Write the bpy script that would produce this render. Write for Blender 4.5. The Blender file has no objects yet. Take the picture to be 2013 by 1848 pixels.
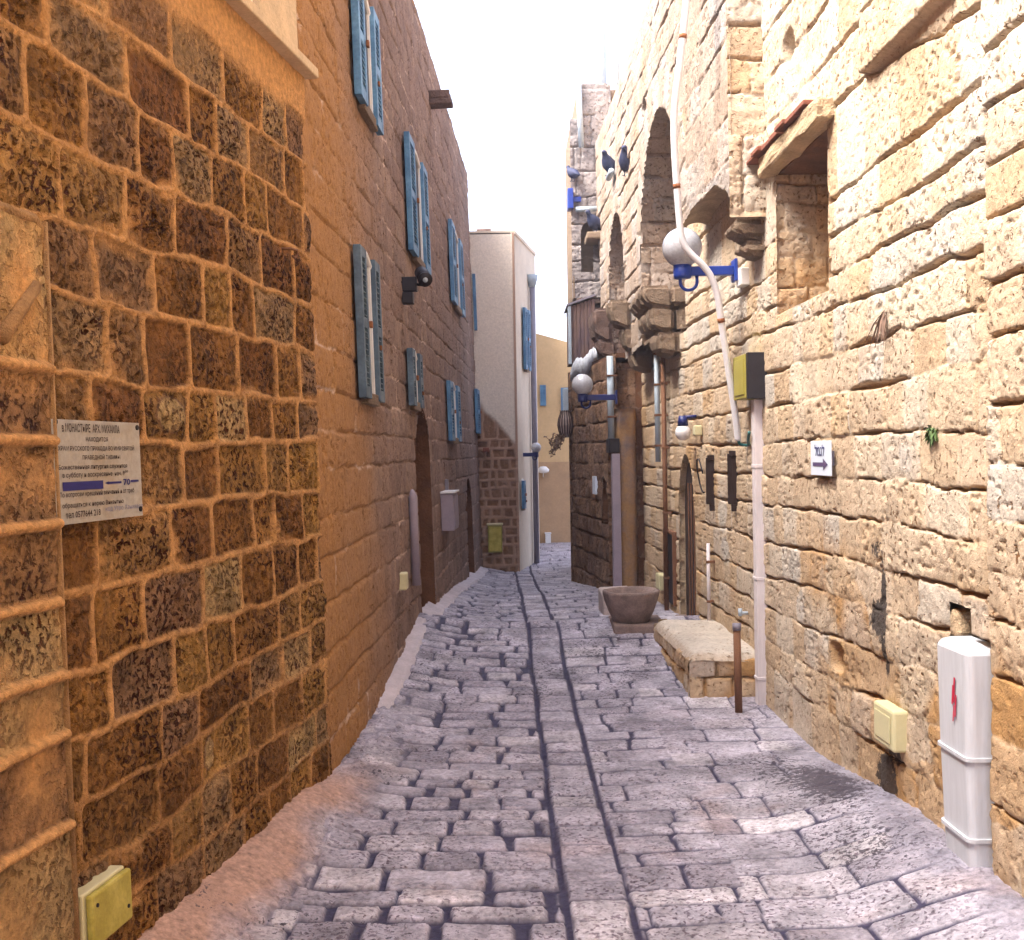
import bpy, bmesh, math, random
import numpy as np
from mathutils import Vector, Matrix

# ------------------------------------------------------------------ camera, world, sun
S = bpy.context.scene
S.render.engine = 'CYCLES'
W_, H_, F_ = 1024.0, 940.0, 1150.0
K = 1024.0 / 2013.0
PITCH, ROLL = math.radians(0.85), math.radians(1.0)
CAM = np.array([0.0, 0.0, 1.6])
fw = np.array([0, math.cos(PITCH), -math.sin(PITCH)])
r0 = np.array([1.0, 0, 0]); u0 = np.array([0, math.sin(PITCH), math.cos(PITCH)])
rt = math.cos(ROLL) * r0 - math.sin(ROLL) * u0
up = math.cos(ROLL) * u0 + math.sin(ROLL) * r0
cd = bpy.data.cameras.new('camera'); cam = bpy.data.objects.new('camera', cd)
S.collection.objects.link(cam); S.camera = cam
cd.lens = 36.0 * F_ / W_; cd.sensor_width = 36.0; cd.clip_start = 0.05; cd.clip_end = 1000
m = Matrix.Identity(4)
for i in range(3):
    m[i][0] = rt[i]; m[i][1] = up[i]; m[i][2] = -fw[i]; m[i][3] = CAM[i]
cam.matrix_world = m

SUN_EL, SUN_AZ = math.radians(56), math.radians(-112)    # azimuth from +Y towards +X
wd = bpy.data.worlds.new("World"); S.world = wd; wd.use_nodes = True
nt = wd.node_tree; nt.nodes.clear()
bg = nt.nodes.new('ShaderNodeBackground'); wo = nt.nodes.new('ShaderNodeOutputWorld')
sky = nt.nodes.new('ShaderNodeTexSky'); sky.sky_type = 'NISHITA'; sky.sun_disc = False
sky.sun_elevation = SUN_EL; sky.sun_rotation = SUN_AZ
sky.air_density = 0.8; sky.dust_density = 5.0; sky.ozone_density = 1.0
bg.inputs['Strength'].default_value = 0.15
mxw = nt.nodes.new('ShaderNodeMix'); mxw.data_type = 'RGBA'; mxw.inputs[0].default_value = 0.30      # thin bright overcast
mxw.inputs[7].default_value = (2.35, 2.2, 2.45, 1); nt.links.new(sky.outputs[0], mxw.inputs[6])
nt.links.new(mxw.outputs[2], bg.inputs[0]); nt.links.new(bg.outputs[0], wo.inputs[0])
sl = bpy.data.lights.new('sun', 'SUN'); sl.energy = 1.75; sl.angle = math.radians(30); sl.color = (1.0, 0.94, 0.88)
so = bpy.data.objects.new('sun', sl); S.collection.objects.link(so)
sd = Vector((math.sin(SUN_AZ) * math.cos(SUN_EL), math.cos(SUN_AZ) * math.cos(SUN_EL), math.sin(SUN_EL)))
so.rotation_euler = sd.to_track_quat('Z', 'Y').to_euler()
S.view_settings.view_transform = 'Standard'; S.view_settings.look = 'None'
S.view_settings.gamma = 1; S.view_settings.exposure = 2.72
S.cycles.max_bounces = 8; S.cycles.diffuse_bounces = 4

# ------------------------------------------------------------------ noise
_rng = np.random.RandomState(7)
_T = _rng.rand(256, 256)
def vnoise(x, y, seed=0):
    x = np.asarray(x, float) + seed * 17.31; y = np.asarray(y, float) + seed * 9.77
    xi = np.floor(x).astype(int); yi = np.floor(y).astype(int)
    fx = x - xi; fy = y - yi
    fx = fx * fx * (3 - 2 * fx); fy = fy * fy * (3 - 2 * fy)
    a = _T[xi & 255, yi & 255]; b = _T[(xi + 1) & 255, yi & 255]
    c = _T[xi & 255, (yi + 1) & 255]; d = _T[(xi + 1) & 255, (yi + 1) & 255]
    return (a * (1 - fx) + b * fx) * (1 - fy) + (c * (1 - fx) + d * fx) * fy - 0.5
def fbm(x, y, f, octv=3, seed=0):
    v = 0; a = 1.0; t = 0
    for i in range(octv):
        v = v + a * vnoise(x * f, y * f, seed + i * 3); t += a; a *= 0.5; f *= 2.1
    return v / t * 2      # about -1..1
def sstep(a, b, x):
    t = np.clip((x - a) / (b - a + 1e-9), 0, 1); return t * t * (3 - 2 * t)

# ------------------------------------------------------------------ materials
def new_mat(name):
    mt = bpy.data.materials.new(name); mt.use_nodes = True
    n = mt.node_tree.nodes; l = mt.node_tree.links
    b = n['Principled BSDF']
    return mt, n, l, b
def nd(n, typ, **kw):
    o = n.new(typ)
    for k, v in kw.items(): setattr(o, k, v)
    return o
def mixc(n, l, typ, fac, a, b):
    x = nd(n, 'ShaderNodeMix', data_type='RGBA', blend_type=typ)
    for sock, v in ((x.inputs[0], fac), (x.inputs[6], a), (x.inputs[7], b)):
        if hasattr(v, 'is_linked') or isinstance(v, bpy.types.NodeSocket): l.new(v, sock)
        else: sock.default_value = v if isinstance(v, (int, float)) else (*v, 1)
    return x.outputs[2]
def ramp(n, l, src, stops):
    r = nd(n, 'ShaderNodeValToRGB'); l.new(src, r.inputs[0])
    e = r.color_ramp.elements
    while len(e) < len(stops): e.new(0.5)
    for i, (p, c) in enumerate(stops):
        e[i].position = p; e[i].color = (*c, 1) if not isinstance(c, (int, float)) else (c, c, c, 1)
    return r.outputs[0]
def noise(n, l, vec, scale, det=4, rough=0.6, dist=0.0):
    t = nd(n, 'ShaderNodeTexNoise'); l.new(vec, t.inputs['Vector'])
    t.inputs['Scale'].default_value = scale; t.inputs['Detail'].default_value = det
    t.inputs['Roughness'].default_value = rough; t.inputs['Distortion'].default_value = dist
    return t.outputs[0]
def math_(n, l, op, a, b=None):
    x = nd(n, 'ShaderNodeMath', operation=op)
    for sock, v in zip(x.inputs, (a, b)):
        if v is None: continue
        if isinstance(v, (int, float)): sock.default_value = v
        else: l.new(v, sock)
    return x.outputs[0]

def stone_mat(name, cols, mortar, stain=(0.02, 0.017, 0.02), ochre=(0.42, 0.22, 0.07), pit=34.0, pitw=0.5, pitcol=(0.3, 0.2, 0.12),
              bump=0.5, bdist=0.012, rough=0.95, var=0.35, stainfull=0.9, sn=1.6):
    mt, n, l, b = new_mat(name)
    at = nd(n, 'ShaderNodeAttribute', attribute_name='msk')
    sp = nd(n, 'ShaderNodeSeparateColor'); l.new(at.outputs['Color'], sp.inputs[0])
    R, G, B, A = sp.outputs[0], sp.outputs[1], sp.outputs[2], at.outputs['Alpha']
    tc = nd(n, 'ShaderNodeTexCoord').outputs['Object']
    base = ramp(n, l, R, [(i / (len(cols) - 1), c) for i, c in enumerate(cols)])
    n1 = noise(n, l, tc, 5.0, 6, 0.65); n2 = noise(n, l, tc, 38.0, 5, 0.7); n3 = noise(n, l, tc, 140.0, 3, 0.7)
    v1 = ramp(n, l, n1, [(0.3, 1 - var), (0.7, 1 + var * 0.5)])
    v2 = ramp(n, l, n2, [(0.28, 1 - var), (0.72, 1 + var * 0.6)])
    base = mixc(n, l, 'MULTIPLY', 1.0, base, v1)
    base = mixc(n, l, 'MULTIPLY', 0.9, base, v2)
    base = mixc(n, l, 'MIX', A, base, mixc(n, l, 'MULTIPLY', 1.0, ochre, v2))
    # pits of porous sandstone: small cavities, coloured darker
    pn = noise(n, l, tc, pit, 2.5, 0.55, 0.4)
    pitm = ramp(n, l, pn, [(0.5 - 0.17 * pitw - 0.06, 1.0), (0.5 - 0.17 * pitw + 0.03, 0.0)])
    pv = noise(n, l, tc, 3.1, 2, 0.5)
    pitm = math_(n, l, 'MULTIPLY', pitm, ramp(n, l, pv, [(0.35, 0.25), (0.6, 1.0)]))
    notm = math_(n, l, 'SUBTRACT', 1.0, G)
    pitm = math_(n, l, 'MULTIPLY', pitm, notm)
    pitm = math_(n, l, 'MULTIPLY', pitm, math_(n, l, 'SUBTRACT', 1.0, math_(n, l, 'MULTIPLY', A, 0.75)))
    base = mixc(n, l, 'MULTIPLY', pitm, base, pitcol)
    mo = mixc(n, l, 'MULTIPLY', 0.8, mortar, v2)
    base = mixc(n, l, 'MIX', G, base, mo)
    st = math_(n, l, 'MULTIPLY', ramp(n, l, math_(n, l, 'ADD', B, math_(n, l, 'MULTIPLY', math_(n, l, 'SUBTRACT', n2, 0.5), sn)), [(0.42, 0.0), (0.58, 1.0)]), stainfull)
    st = math_(n, l, 'MULTIPLY', st, ramp(n, l, B, [(0.02, 0.0), (0.15, 1.0)]))
    base = mixc(n, l, 'MIX', st, base, stain)
    l.new(base, b.inputs['Base Color']); b.inputs['Roughness'].default_value = rough
    b.inputs['Specular IOR Level'].default_value = 0.25
    hgt = math_(n, l, 'ADD', math_(n, l, 'MULTIPLY', n2, 0.8), math_(n, l, 'MULTIPLY', n3, 0.35))
    hgt = math_(n, l, 'SUBTRACT', hgt, math_(n, l, 'MULTIPLY', pitm, 1.0))
    bp = nd(n, 'ShaderNodeBump'); bp.inputs['Strength'].default_value = bump; bp.inputs['Distance'].default_value = bdist
    l.new(hgt, bp.inputs['Height']); l.new(bp.outputs[0], b.inputs['Normal'])
    return mt
def plain(name, col, rough=0.6, var=0.15, scale=12.0, metal=0.0, bump=0.15, bd=0.004, col2=None, spec=0.4, streak=False):
    mt, n, l, b = new_mat(name)
    tc = nd(n, 'ShaderNodeTexCoord').outputs['Object']
    if streak:
        mp = nd(n, 'ShaderNodeMapping'); l.new(tc, mp.inputs[0]); mp.inputs['Scale'].default_value = (1, 1, 0.12); tc = mp.outputs[0]
    a = noise(n, l, tc, scale, 5, 0.65); c = noise(n, l, tc, scale * 9, 4, 0.7)
    base = mixc(n, l, 'MIX', ramp(n, l, a, [(0.42, 0.0), (0.62, 1.0)]), col, col2) if col2 else mixc(n, l, 'MIX', 0.0, col, col)
    base = mixc(n, l, 'MULTIPLY', 1.0, base, ramp(n, l, a, [(0.3, 1 - var), (0.7, 1 + var * 0.4)]))
    base = mixc(n, l, 'MULTIPLY', 0.7, base, ramp(n, l, c, [(0.3, 1 - var), (0.7, 1 + var * 0.3)]))
    l.new(base, b.inputs['Base Color']); b.inputs['Roughness'].default_value = rough; b.inputs['Metallic'].default_value = metal
    b.inputs['Specular IOR Level'].default_value = spec
    if bump:
        bp = nd(n, 'ShaderNodeBump'); bp.inputs['Strength'].default_value = bump * 3; bp.inputs['Distance'].default_value = bd
        l.new(math_(n, l, 'ADD', a, math_(n, l, 'MULTIPLY', c, 0.5)), bp.inputs['Height']); l.new(bp.outputs[0], b.inputs['Normal'])
    return mt

M = {}
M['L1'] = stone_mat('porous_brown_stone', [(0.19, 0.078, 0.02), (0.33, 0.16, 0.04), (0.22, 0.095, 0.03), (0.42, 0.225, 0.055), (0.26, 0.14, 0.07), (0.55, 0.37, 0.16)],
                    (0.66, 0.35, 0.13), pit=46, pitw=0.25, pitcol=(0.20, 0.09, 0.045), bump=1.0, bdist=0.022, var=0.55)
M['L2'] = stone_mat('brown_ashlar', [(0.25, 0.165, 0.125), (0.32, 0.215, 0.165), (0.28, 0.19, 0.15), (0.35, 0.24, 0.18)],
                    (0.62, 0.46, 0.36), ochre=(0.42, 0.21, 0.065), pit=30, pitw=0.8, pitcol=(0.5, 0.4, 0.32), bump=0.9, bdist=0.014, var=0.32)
M['R1'] = stone_mat('honey_stone', [(0.52, 0.38, 0.24), (0.60, 0.48, 0.35), (0.56, 0.43, 0.29), (0.64, 0.54, 0.41), (0.55, 0.50, 0.43), (0.58, 0.43, 0.27)],
                    (0.62, 0.50, 0.36), ochre=(0.44, 0.23, 0.065), pit=40, pitw=0.75, pitcol=(0.42, 0.27, 0.15), bump=0.9, bdist=0.012, var=0.24)
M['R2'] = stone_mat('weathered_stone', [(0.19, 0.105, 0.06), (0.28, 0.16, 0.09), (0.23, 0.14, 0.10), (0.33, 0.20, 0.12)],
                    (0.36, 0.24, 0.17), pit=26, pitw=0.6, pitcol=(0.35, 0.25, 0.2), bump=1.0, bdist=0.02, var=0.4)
M['P1'] = stone_mat('shaded_upper_stone', [(0.36, 0.27, 0.20), (0.42, 0.33, 0.26), (0.39, 0.30, 0.23), (0.45, 0.37, 0.31), (0.38, 0.34, 0.31), (0.41, 0.31, 0.22)],
                    (0.48, 0.38, 0.30), ochre=(0.36, 0.20, 0.08), pit=40, pitw=0.7, pitcol=(0.36, 0.24, 0.17), bump=0.9, bdist=0.012, var=0.28)  # darkened copy of the honey stone, shade put into its colour
M['TW'] = stone_mat('shaded_tower_stone', [(0.29, 0.25, 0.24), (0.36, 0.32, 0.30), (0.32, 0.28, 0.27)],
                    (0.38, 0.33, 0.30), ochre=(0.30, 0.20, 0.12), pit=36, pitw=0.7, pitcol=(0.36, 0.28, 0.24), bump=0.9, bdist=0.012, var=0.3)  # shade on the tower is put into the stone colour, darker and greyer
M['PV'] = stone_mat('paving_stone', [(0.37, 0.34, 0.39), (0.54, 0.51, 0.57), (0.45, 0.42, 0.48), (0.66, 0.62, 0.65)],
                    (0.048, 0.042, 0.082), stain=(0.035, 0.028, 0.04), ochre=(0.48, 0.30, 0.22), pit=58, pitw=0.42, pitcol=(0.34, 0.28, 0.33), bump=0.7, bdist=0.007, rough=0.55, var=0.55, sn=3.6)
M['plaster'] = plain('beige_plaster', (0.74, 0.63, 0.49), 0.95, 0.12, 2.5, bump=0.2, bd=0.006, spec=0.2)
M['plaster2'] = plain('ochre_plaster', (0.60, 0.42, 0.22), 0.95, 0.14, 2.0, bump=0.2, bd=0.006, spec=0.2)
M['cream'] = plain('cream_plaster', (0.66, 0.50, 0.32), 0.95, 0.22, 6, bump=0.3, bd=0.01, spec=0.2)
M['orange_plaster'] = plain('stained_plaster', (0.38, 0.22, 0.10), 0.95, 0.3, 3.5, bump=0.3, bd=0.012, col2=(0.20, 0.15, 0.14), spec=0.2)
M['blue'] = plain('blue_shutter_paint', (0.085, 0.23, 0.42), 0.5, 0.35, 5, bump=0.15, col2=(0.13, 0.29, 0.46))
M['bluegrey'] = plain('grey_blue_shutter_paint', (0.085, 0.14, 0.20), 0.55, 0.35, 5, bump=0.15, col2=(0.12, 0.18, 0.23))
M['white'] = plain('white_paint', (0.78, 0.77, 0.76), 0.45, 0.08, 8, bump=0.05)
M['whitepipe'] = plain('white_conduit', (0.80, 0.79, 0.80), 0.4, 0.1, 14, bump=0.05)
M['rust'] = plain('rust', (0.30, 0.11, 0.04), 0.9, 0.4, 30, bump=0.3)
M['rustpipe'] = plain('rusty_pipe', (0.26, 0.12, 0.06), 0.85, 0.4, 25, bump=0.3, col2=(0.16, 0.07, 0.035))
M['lampblue'] = plain('blue_lamp_paint', (0.015, 0.05, 0.33), 0.4, 0.15, 15, bump=0.05)
M['navy'] = plain('navy_lamp_paint', (0.012, 0.02, 0.12), 0.45, 0.15, 15, bump=0.05)
M['black'] = plain('black_metal', (0.016, 0.012, 0.016), 0.6, 0.3, 20, bump=0.1)
M['darkwood'] = plain('dark_door_wood', (0.028, 0.012, 0.009), 0.6, 0.35, 14, bump=0.3, streak=True)
M['wood'] = plain('weathered_boards', (0.30, 0.19, 0.15), 0.85, 0.4, 14, bump=0.4, col2=(0.12, 0.08, 0.09), streak=True)
M['channel'] = plain('pale_wood_channel', (0.70, 0.64, 0.64), 0.7, 0.15, 9, bump=0.2, streak=True)
M['olive'] = plain('olive_box_paint', (0.36, 0.31, 0.06), 0.5, 0.12, 10, bump=0.05)
M['yellow'] = plain('yellow_green_plastic', (0.46, 0.38, 0.055), 0.5, 0.25, 10, bump=0.08, col2=(0.52, 0.44, 0.09))
M['ycream'] = plain('cream_plastic', (0.62, 0.57, 0.33), 0.45, 0.08, 8, bump=0.05)
M['boxwhite'] = plain('pale_grey_plastic', (0.64, 0.66, 0.70), 0.45, 0.2, 4, bump=0.06, col2=(0.56, 0.57, 0.60), streak=True)
M['lilac'] = plain('lilac_grey_metal', (0.33, 0.28, 0.33), 0.5, 0.15, 8, bump=0.05)
M['greypipe'] = plain('grey_pipe', (0.22, 0.20, 0.24), 0.5, 0.2, 10, bump=0.1)
M['palepipe'] = plain('pale_blue_pipe', (0.42, 0.50, 0.56), 0.5, 0.15, 10, bump=0.1)
M['signmetal'] = plain('worn_sign_metal', (0.46, 0.43, 0.38), 0.55, 0.28, 5, bump=0.1, col2=(0.34, 0.29, 0.22))
M['signwhite'] = plain('white_sign', (0.66, 0.74, 0.84), 0.45, 0.05, 5, bump=0.03)
M['ink'] = plain('brown_black_lettering', (0.045, 0.022, 0.014), 0.7, 0.3, 30, bump=0)
M['inkblue'] = plain('dark_blue_lettering', (0.015, 0.012, 0.14), 0.6, 0.2, 30, bump=0)
M['inkfaint'] = plain('faded_blue_handwriting', (0.20, 0.19, 0.30), 0.7, 0.3, 30, bump=0)
M['red'] = plain('red_print', (0.55, 0.02, 0.06), 0.6, 0.2, 60, bump=0)
M['green'] = plain('green_cable', (0.02, 0.14, 0.13), 0.5, 0.1, 20, bump=0)
M['cloth'] = plain('white_cloth', (0.50, 0.53, 0.58), 0.9, 0.2, 12, bump=0.4, bd=0.01)
M['trough'] = plain('fountain_stone', (0.30, 0.22, 0.19), 0.9, 0.4, 12, bump=0.4, bd=0.008)
M['pigeon'] = plain('pigeon_feathers', (0.03, 0.04, 0.10), 0.7, 0.4, 40, bump=0.2)
M['tile'] = plain('red_clay_tile', (0.24, 0.08, 0.045), 0.85, 0.3, 18, bump=0.3)
M['leaf'] = plain('green_leaf', (0.07, 0.13, 0.03), 0.7, 0.3, 30, bump=0)
M['drygrass'] = plain('dry_grass', (0.22, 0.14, 0.10), 0.9, 0.3, 30, bump=0)
M['terracotta'] = plain('dark_striped_pot', (0.07, 0.035, 0.03), 0.6, 0.2, 20, bump=0.1)
M['potlight'] = plain('pale_pot_stripe', (0.50, 0.40, 0.34), 0.6, 0.2, 20, bump=0.1)
M['corb'] = plain('corbel_stone', (0.46, 0.33, 0.22), 0.95, 0.35, 12, bump=0.9, bd=0.02, col2=(0.36, 0.25, 0.17))
M['corbd'] = plain('dark_corbel_stone', (0.22, 0.14, 0.11), 0.95, 0.4, 9, bump=0.9, bd=0.02)
M['earth'] = plain('bare_ground', (0.24, 0.20, 0.18), 0.95, 0.3, 0.8, bump=0.2)
M['kerbpale'] = plain('pale_cement', (0.60, 0.54, 0.56), 0.9, 0.2, 7, bump=0.3, bd=0.01)
M['kerbpink'] = plain('pink_cement', (0.50, 0.27, 0.16), 0.95, 0.4, 7, bump=0.8, bd=0.02, col2=(0.40, 0.30, 0.29))
def glass_mat(name, col, rough, alpha_tr=0.0):
    mt, n, l, b = new_mat(name)
    b.inputs['Base Color'].default_value = (*col, 1); b.inputs['Roughness'].default_value = rough
    b.inputs['Specular IOR Level'].default_value = 0.5; b.inputs['Coat Weight'].default_value = 0.6
    b.inputs['Coat Roughness'].default_value = 0.08
    return mt
M['pane'] = plain('dark_window', (0.035, 0.045, 0.07), 0.5, 0.1, 5, bump=0, spec=0.2)
M['globe'] = plain('opal_globe', (0.50, 0.51, 0.54), 0.22, 0.22, 60, bump=0.02, spec=0.5)
M['globe'].node_tree.nodes['Principled BSDF'].inputs['Coat Weight'].default_value = 0.7
M['globe'].node_tree.nodes['Principled BSDF'].inputs['Coat Roughness'].default_value = 0.06

# ------------------------------------------------------------------ object helpers
COL = S.collection
def tag(o, label=None, cat=None, group=None, kind=None):
    if label: o['label'] = label
    if cat: o['category'] = cat
    if group: o['group'] = group
    if kind: o['kind'] = kind
    return o
def thing(name, loc, label, cat, group=None):
    o = bpy.data.objects.new(name, None); o.empty_display_size = 0.2
    o.location = loc; COL.objects.link(o); o['loc0'] = tuple(float(v) for v in loc); del o['loc0']
    ROOT[o.name] = np.array([float(v) for v in loc])
    return tag(o, label, cat, group)
ROOT = {}
def base_of(o):
    return ROOT[o.name]
def link_mesh(name, verts, faces, mat, parent=None, smooth=False, origin=None):
    me = bpy.data.meshes.new(name)
    v = np.asarray(verts, float)
    org = base_of(parent) if parent is not None else (np.array(origin, float) if origin is not None else v.mean(0))
    me.from_pydata((v - org).tolist(), [], [list(f) for f in faces]); me.update()
    o = bpy.data.objects.new(name, me); COL.objects.link(o)
    if parent is not None:
        o.parent = parent; o.location = (0, 0, 0); ROOT[o.name] = org
    else:
        o.location = org.tolist(); ROOT[o.name] = org
    me.materials.append(mat)
    if smooth: me.polygons.foreach_set('use_smooth', [True] * len(me.polygons))
    return o
class MB:
    def __init__(s): s.v = []; s.f = []
    def add(s, v, f):
        k = len(s.v); s.v += [tuple(map(float, p)) for p in v]; s.f += [tuple(i + k for i in q) for q in f]
        return s
    def bm(s, b):
        b.verts.index_update(); s.add([tuple(v.co) for v in b.verts], [[v.index for v in f.verts] for f in b.faces]); b.free(); return s
    def hexa(s, P, bev=0.0):       # P: 8 points, bottom 4 (ccw) then top 4
        b = bmesh.new(); vs = [b.verts.new(tuple(map(float, p))) for p in P]
        for q in ((3, 2, 1, 0), (4, 5, 6, 7), (0, 1, 5, 4), (1, 2, 6, 5), (2, 3, 7, 6), (3, 0, 4, 7)): b.faces.new([vs[i] for i in q])
        bmesh.ops.recalc_face_normals(b, faces=b.faces)
        if bev: bmesh.ops.bevel(b, geom=list(b.edges), offset=bev, segments=2, affect='EDGES', profile=0.5)
        return s.bm(b)
    def box(s, a, b, bev=0.0):
        x0, y0, z0 = a; x1, y1, z1 = b
        return s.hexa([(x0, y0, z0), (x1, y0, z0), (x1, y1, z0), (x0, y1, z0), (x0, y0, z1), (x1, y0, z1), (x1, y1, z1), (x0, y1, z1)], bev)
    def tube(s, pts, r, n=12, cap=True):
        pts = [np.array(p, float) for p in pts]; rr = r if hasattr(r, '__len__') else [r] * len(pts)
        V = []; Fc = []
        t0 = pts[1] - pts[0]; ref = np.array([0, 0, 1.0]) if abs(t0[2]) < 0.9 * np.linalg.norm(t0) else np.array([1.0, 0, 0])
        for i, p in enumerate(pts):
            t = pts[min(i + 1, len(pts) - 1)] - pts[max(i - 1, 0)]; t = t / (np.linalg.norm(t) + 1e-9)
            a = ref - t * ref.dot(t); a /= np.linalg.norm(a) + 1e-9; ref = a; bb = np.cross(t, a)
            for k in range(n):
                an = 2 * math.pi * k / n; V.append(p + rr[i] * (a * math.cos(an) + bb * math.sin(an)))
        for i in range(len(pts) - 1):
            for k in range(n):
                k2 = (k + 1) % n; Fc.append((i * n + k, i * n + k2, (i + 1) * n + k2, (i + 1) * n + k))
        if cap: Fc += [tuple(range(n - 1, -1, -1)), tuple((len(pts) - 1) * n + k for k in range(n))]
        return s.add(V, Fc)
    def lathe(s, c, prof, n=28, sx=1, sy=1, a0=0, a1=2 * math.pi, fn=None):
        V = []; Fc = []; full = abs(a1 - a0 - 2 * math.pi) < 1e-6; m_ = n if full else n + 1
        for (r, z) in prof:
            for k in range(m_):
                an = a0 + (a1 - a0) * k / n; q = r * (fn(an, z) if fn else 1)
                V.append((c[0] + q * sx * math.cos(an), c[1] + q * sy * math.sin(an), c[2] + z))
        for i in range(len(prof) - 1):
            for k in range(n):
                k2 = (k + 1) % m_; Fc.append((i * m_ + k, i * m_ + k2, (i + 1) * m_ + k2, (i + 1) * m_ + k))
        return s.add(V, Fc)
    def sphere(s, c, r, n=28, m_=18):
        return s.lathe(c, [(r * math.sin(math.pi * (0.001 + 0.998 * i / m_)), -r * math.cos(math.pi * i / m_)) for i in range(m_ + 1)], n)
    def build(s, name, mat, parent=None, smooth=False, origin=None): return link_mesh(name, s.v, s.f, mat, parent, smooth, origin)
def rough_mesh(o, amp, f=6.0, seed=0, sub=0):
    me = o.data
    if sub:
        b = bmesh.new(); b.from_mesh(me); bmesh.ops.subdivide_edges(b, edges=list(b.edges), cuts=sub, use_grid_fill=True); b.to_mesh(me); b.free()
    from mathutils import noise as mn
    for v in me.vertices:
        q = v.co * f + Vector((seed * 3.1, 0, 0)); v.co += mn.noise_vector(q) * amp + mn.noise_vector(q * 3.3) * amp * 0.35
    me.update()

def patch(name, us, vs, P0, U, V, N, fn, mat, parent=None, cut=None, kind=None):
    """grid of stone face: us, vs 1-D coordinates; fn(Ug,Vg)->(h, R, G, B, A)"""
    Ug, Vg = np.meshgrid(us, vs, indexing='ij')
    h, R, G, B, A = fn(Ug, Vg)
    P = np.asarray(P0)[None, None] + Ug[..., None] * np.asarray(U) + Vg[..., None] * np.asarray(V) + h[..., None] * np.asarray(N)
    nu, nv = len(us), len(vs)
    idx = np.arange(nu * nv).reshape(nu, nv)
    q = np.stack([idx[:-1, :-1], idx[1:, :-1], idx[1:, 1:], idx[:-1, 1:]], -1).reshape(-1, 4)
    if np.dot(np.cross(U, V), N) < 0: q = q[:, ::-1]
    if cut is not None:
        cu = 0.5 * (Ug[:-1, :-1] + Ug[1:, 1:]); cv = 0.5 * (Vg[:-1, :-1] + Vg[1:, 1:])
        q = q[~cut(cu, cv).reshape(-1)]
    org = base_of(parent) if parent is not None else P.reshape(-1, 3)[0]
    me = bpy.data.meshes.new(name)
    me.vertices.add(nu * nv); me.vertices.foreach_set('co', (P.reshape(-1, 3) - org).astype(np.float32).reshape(-1))
    me.loops.add(len(q) * 4); me.loops.foreach_set('vertex_index', q.astype(np.int32).reshape(-1))
    me.polygons.add(len(q)); me.polygons.foreach_set('loop_start', np.arange(0, len(q) * 4, 4, dtype=np.int32))
    at = me.attributes.new('msk', 'FLOAT_COLOR', 'POINT')
    o1 = np.ones_like(h)
    at.data.foreach_set('color', np.stack([np.clip(R * o1, 0, 1), np.clip(G * o1, 0, 1), np.clip(B * o1, 0, 1), np.clip(A * o1, 0, 1)], -1).astype(np.float32).reshape(-1))
    me.update(calc_edges=True); me.validate()
    me.materials.append(mat)
    o = bpy.data.objects.new(name, me); COL.objects.link(o)
    if parent is not None: o.parent = parent
    else: o.location = org.tolist()
    ROOT[o.name] = org
    if kind: o['kind'] = kind
    return o

# ------------------------------------------------------------------ wall planes
class Wall:
    def __init__(s, x0, y0, dx, batter, side):
        s.p = np.array([x0, y0, 1.6]); L = math.hypot(dx, 1); s.L = L
        s.u = np.array([dx / L, 1 / L, 0]); s.w = np.array([batter, 0, 1.0])
        n = np.cross(s.u, s.w); n /= np.linalg.norm(n)
        if n[0] * side < 0: n = -n
        s.n = n
    def at(s, t, z, off=0.0):       # t along wall, z height relative to eye
        return s.p + s.u * t + s.w * z + s.n * off
    def uv(s, x, y, off=0.0):       # picture position (2013-wide) -> t, z on plane
        px = (x * K - 512) / F_; py = (470 - y * K) / F_
        d = fw + rt * px + up * py
        p0 = s.p + s.n * off
        k = np.dot(p0 - CAM, s.n) / np.dot(d, s.n); q = CAM + d * k - p0
        z = q[2] / s.w[2]; t = np.dot(q - s.w * z, s.u)
        return float(t), float(z)
    def tY(s, Y): return (Y - s.p[1]) * s.L
L1 = Wall(-1.18, 3.78, 0.153, -0.022, 1)
_e = L1.at(0.5 * (L1.uv(640, 1400)[0] + L1.uv(602, 250)[0]), 0, -0.012)
L2 = Wall(_e[0], _e[1], 0.035, -0.022, 1)
R1 = Wall(1.75, 0.0, -0.028, 0.0, -1)
P1 = Wall(1.545, 0.0, -0.028, 0.0, -1)
R2 = Wall(1.12, 12.3, -0.115, 0.0, -1)
def img_on_y(x, y, Y):              # picture position -> X, Z on a plane at distance Y
    px = (x * K - 512) / F_; py = (470 - y * K) / F_
    d = fw + rt * px + up * py; k = Y / d[1]; q = CAM + d * k
    return q[0], q[2]

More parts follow.
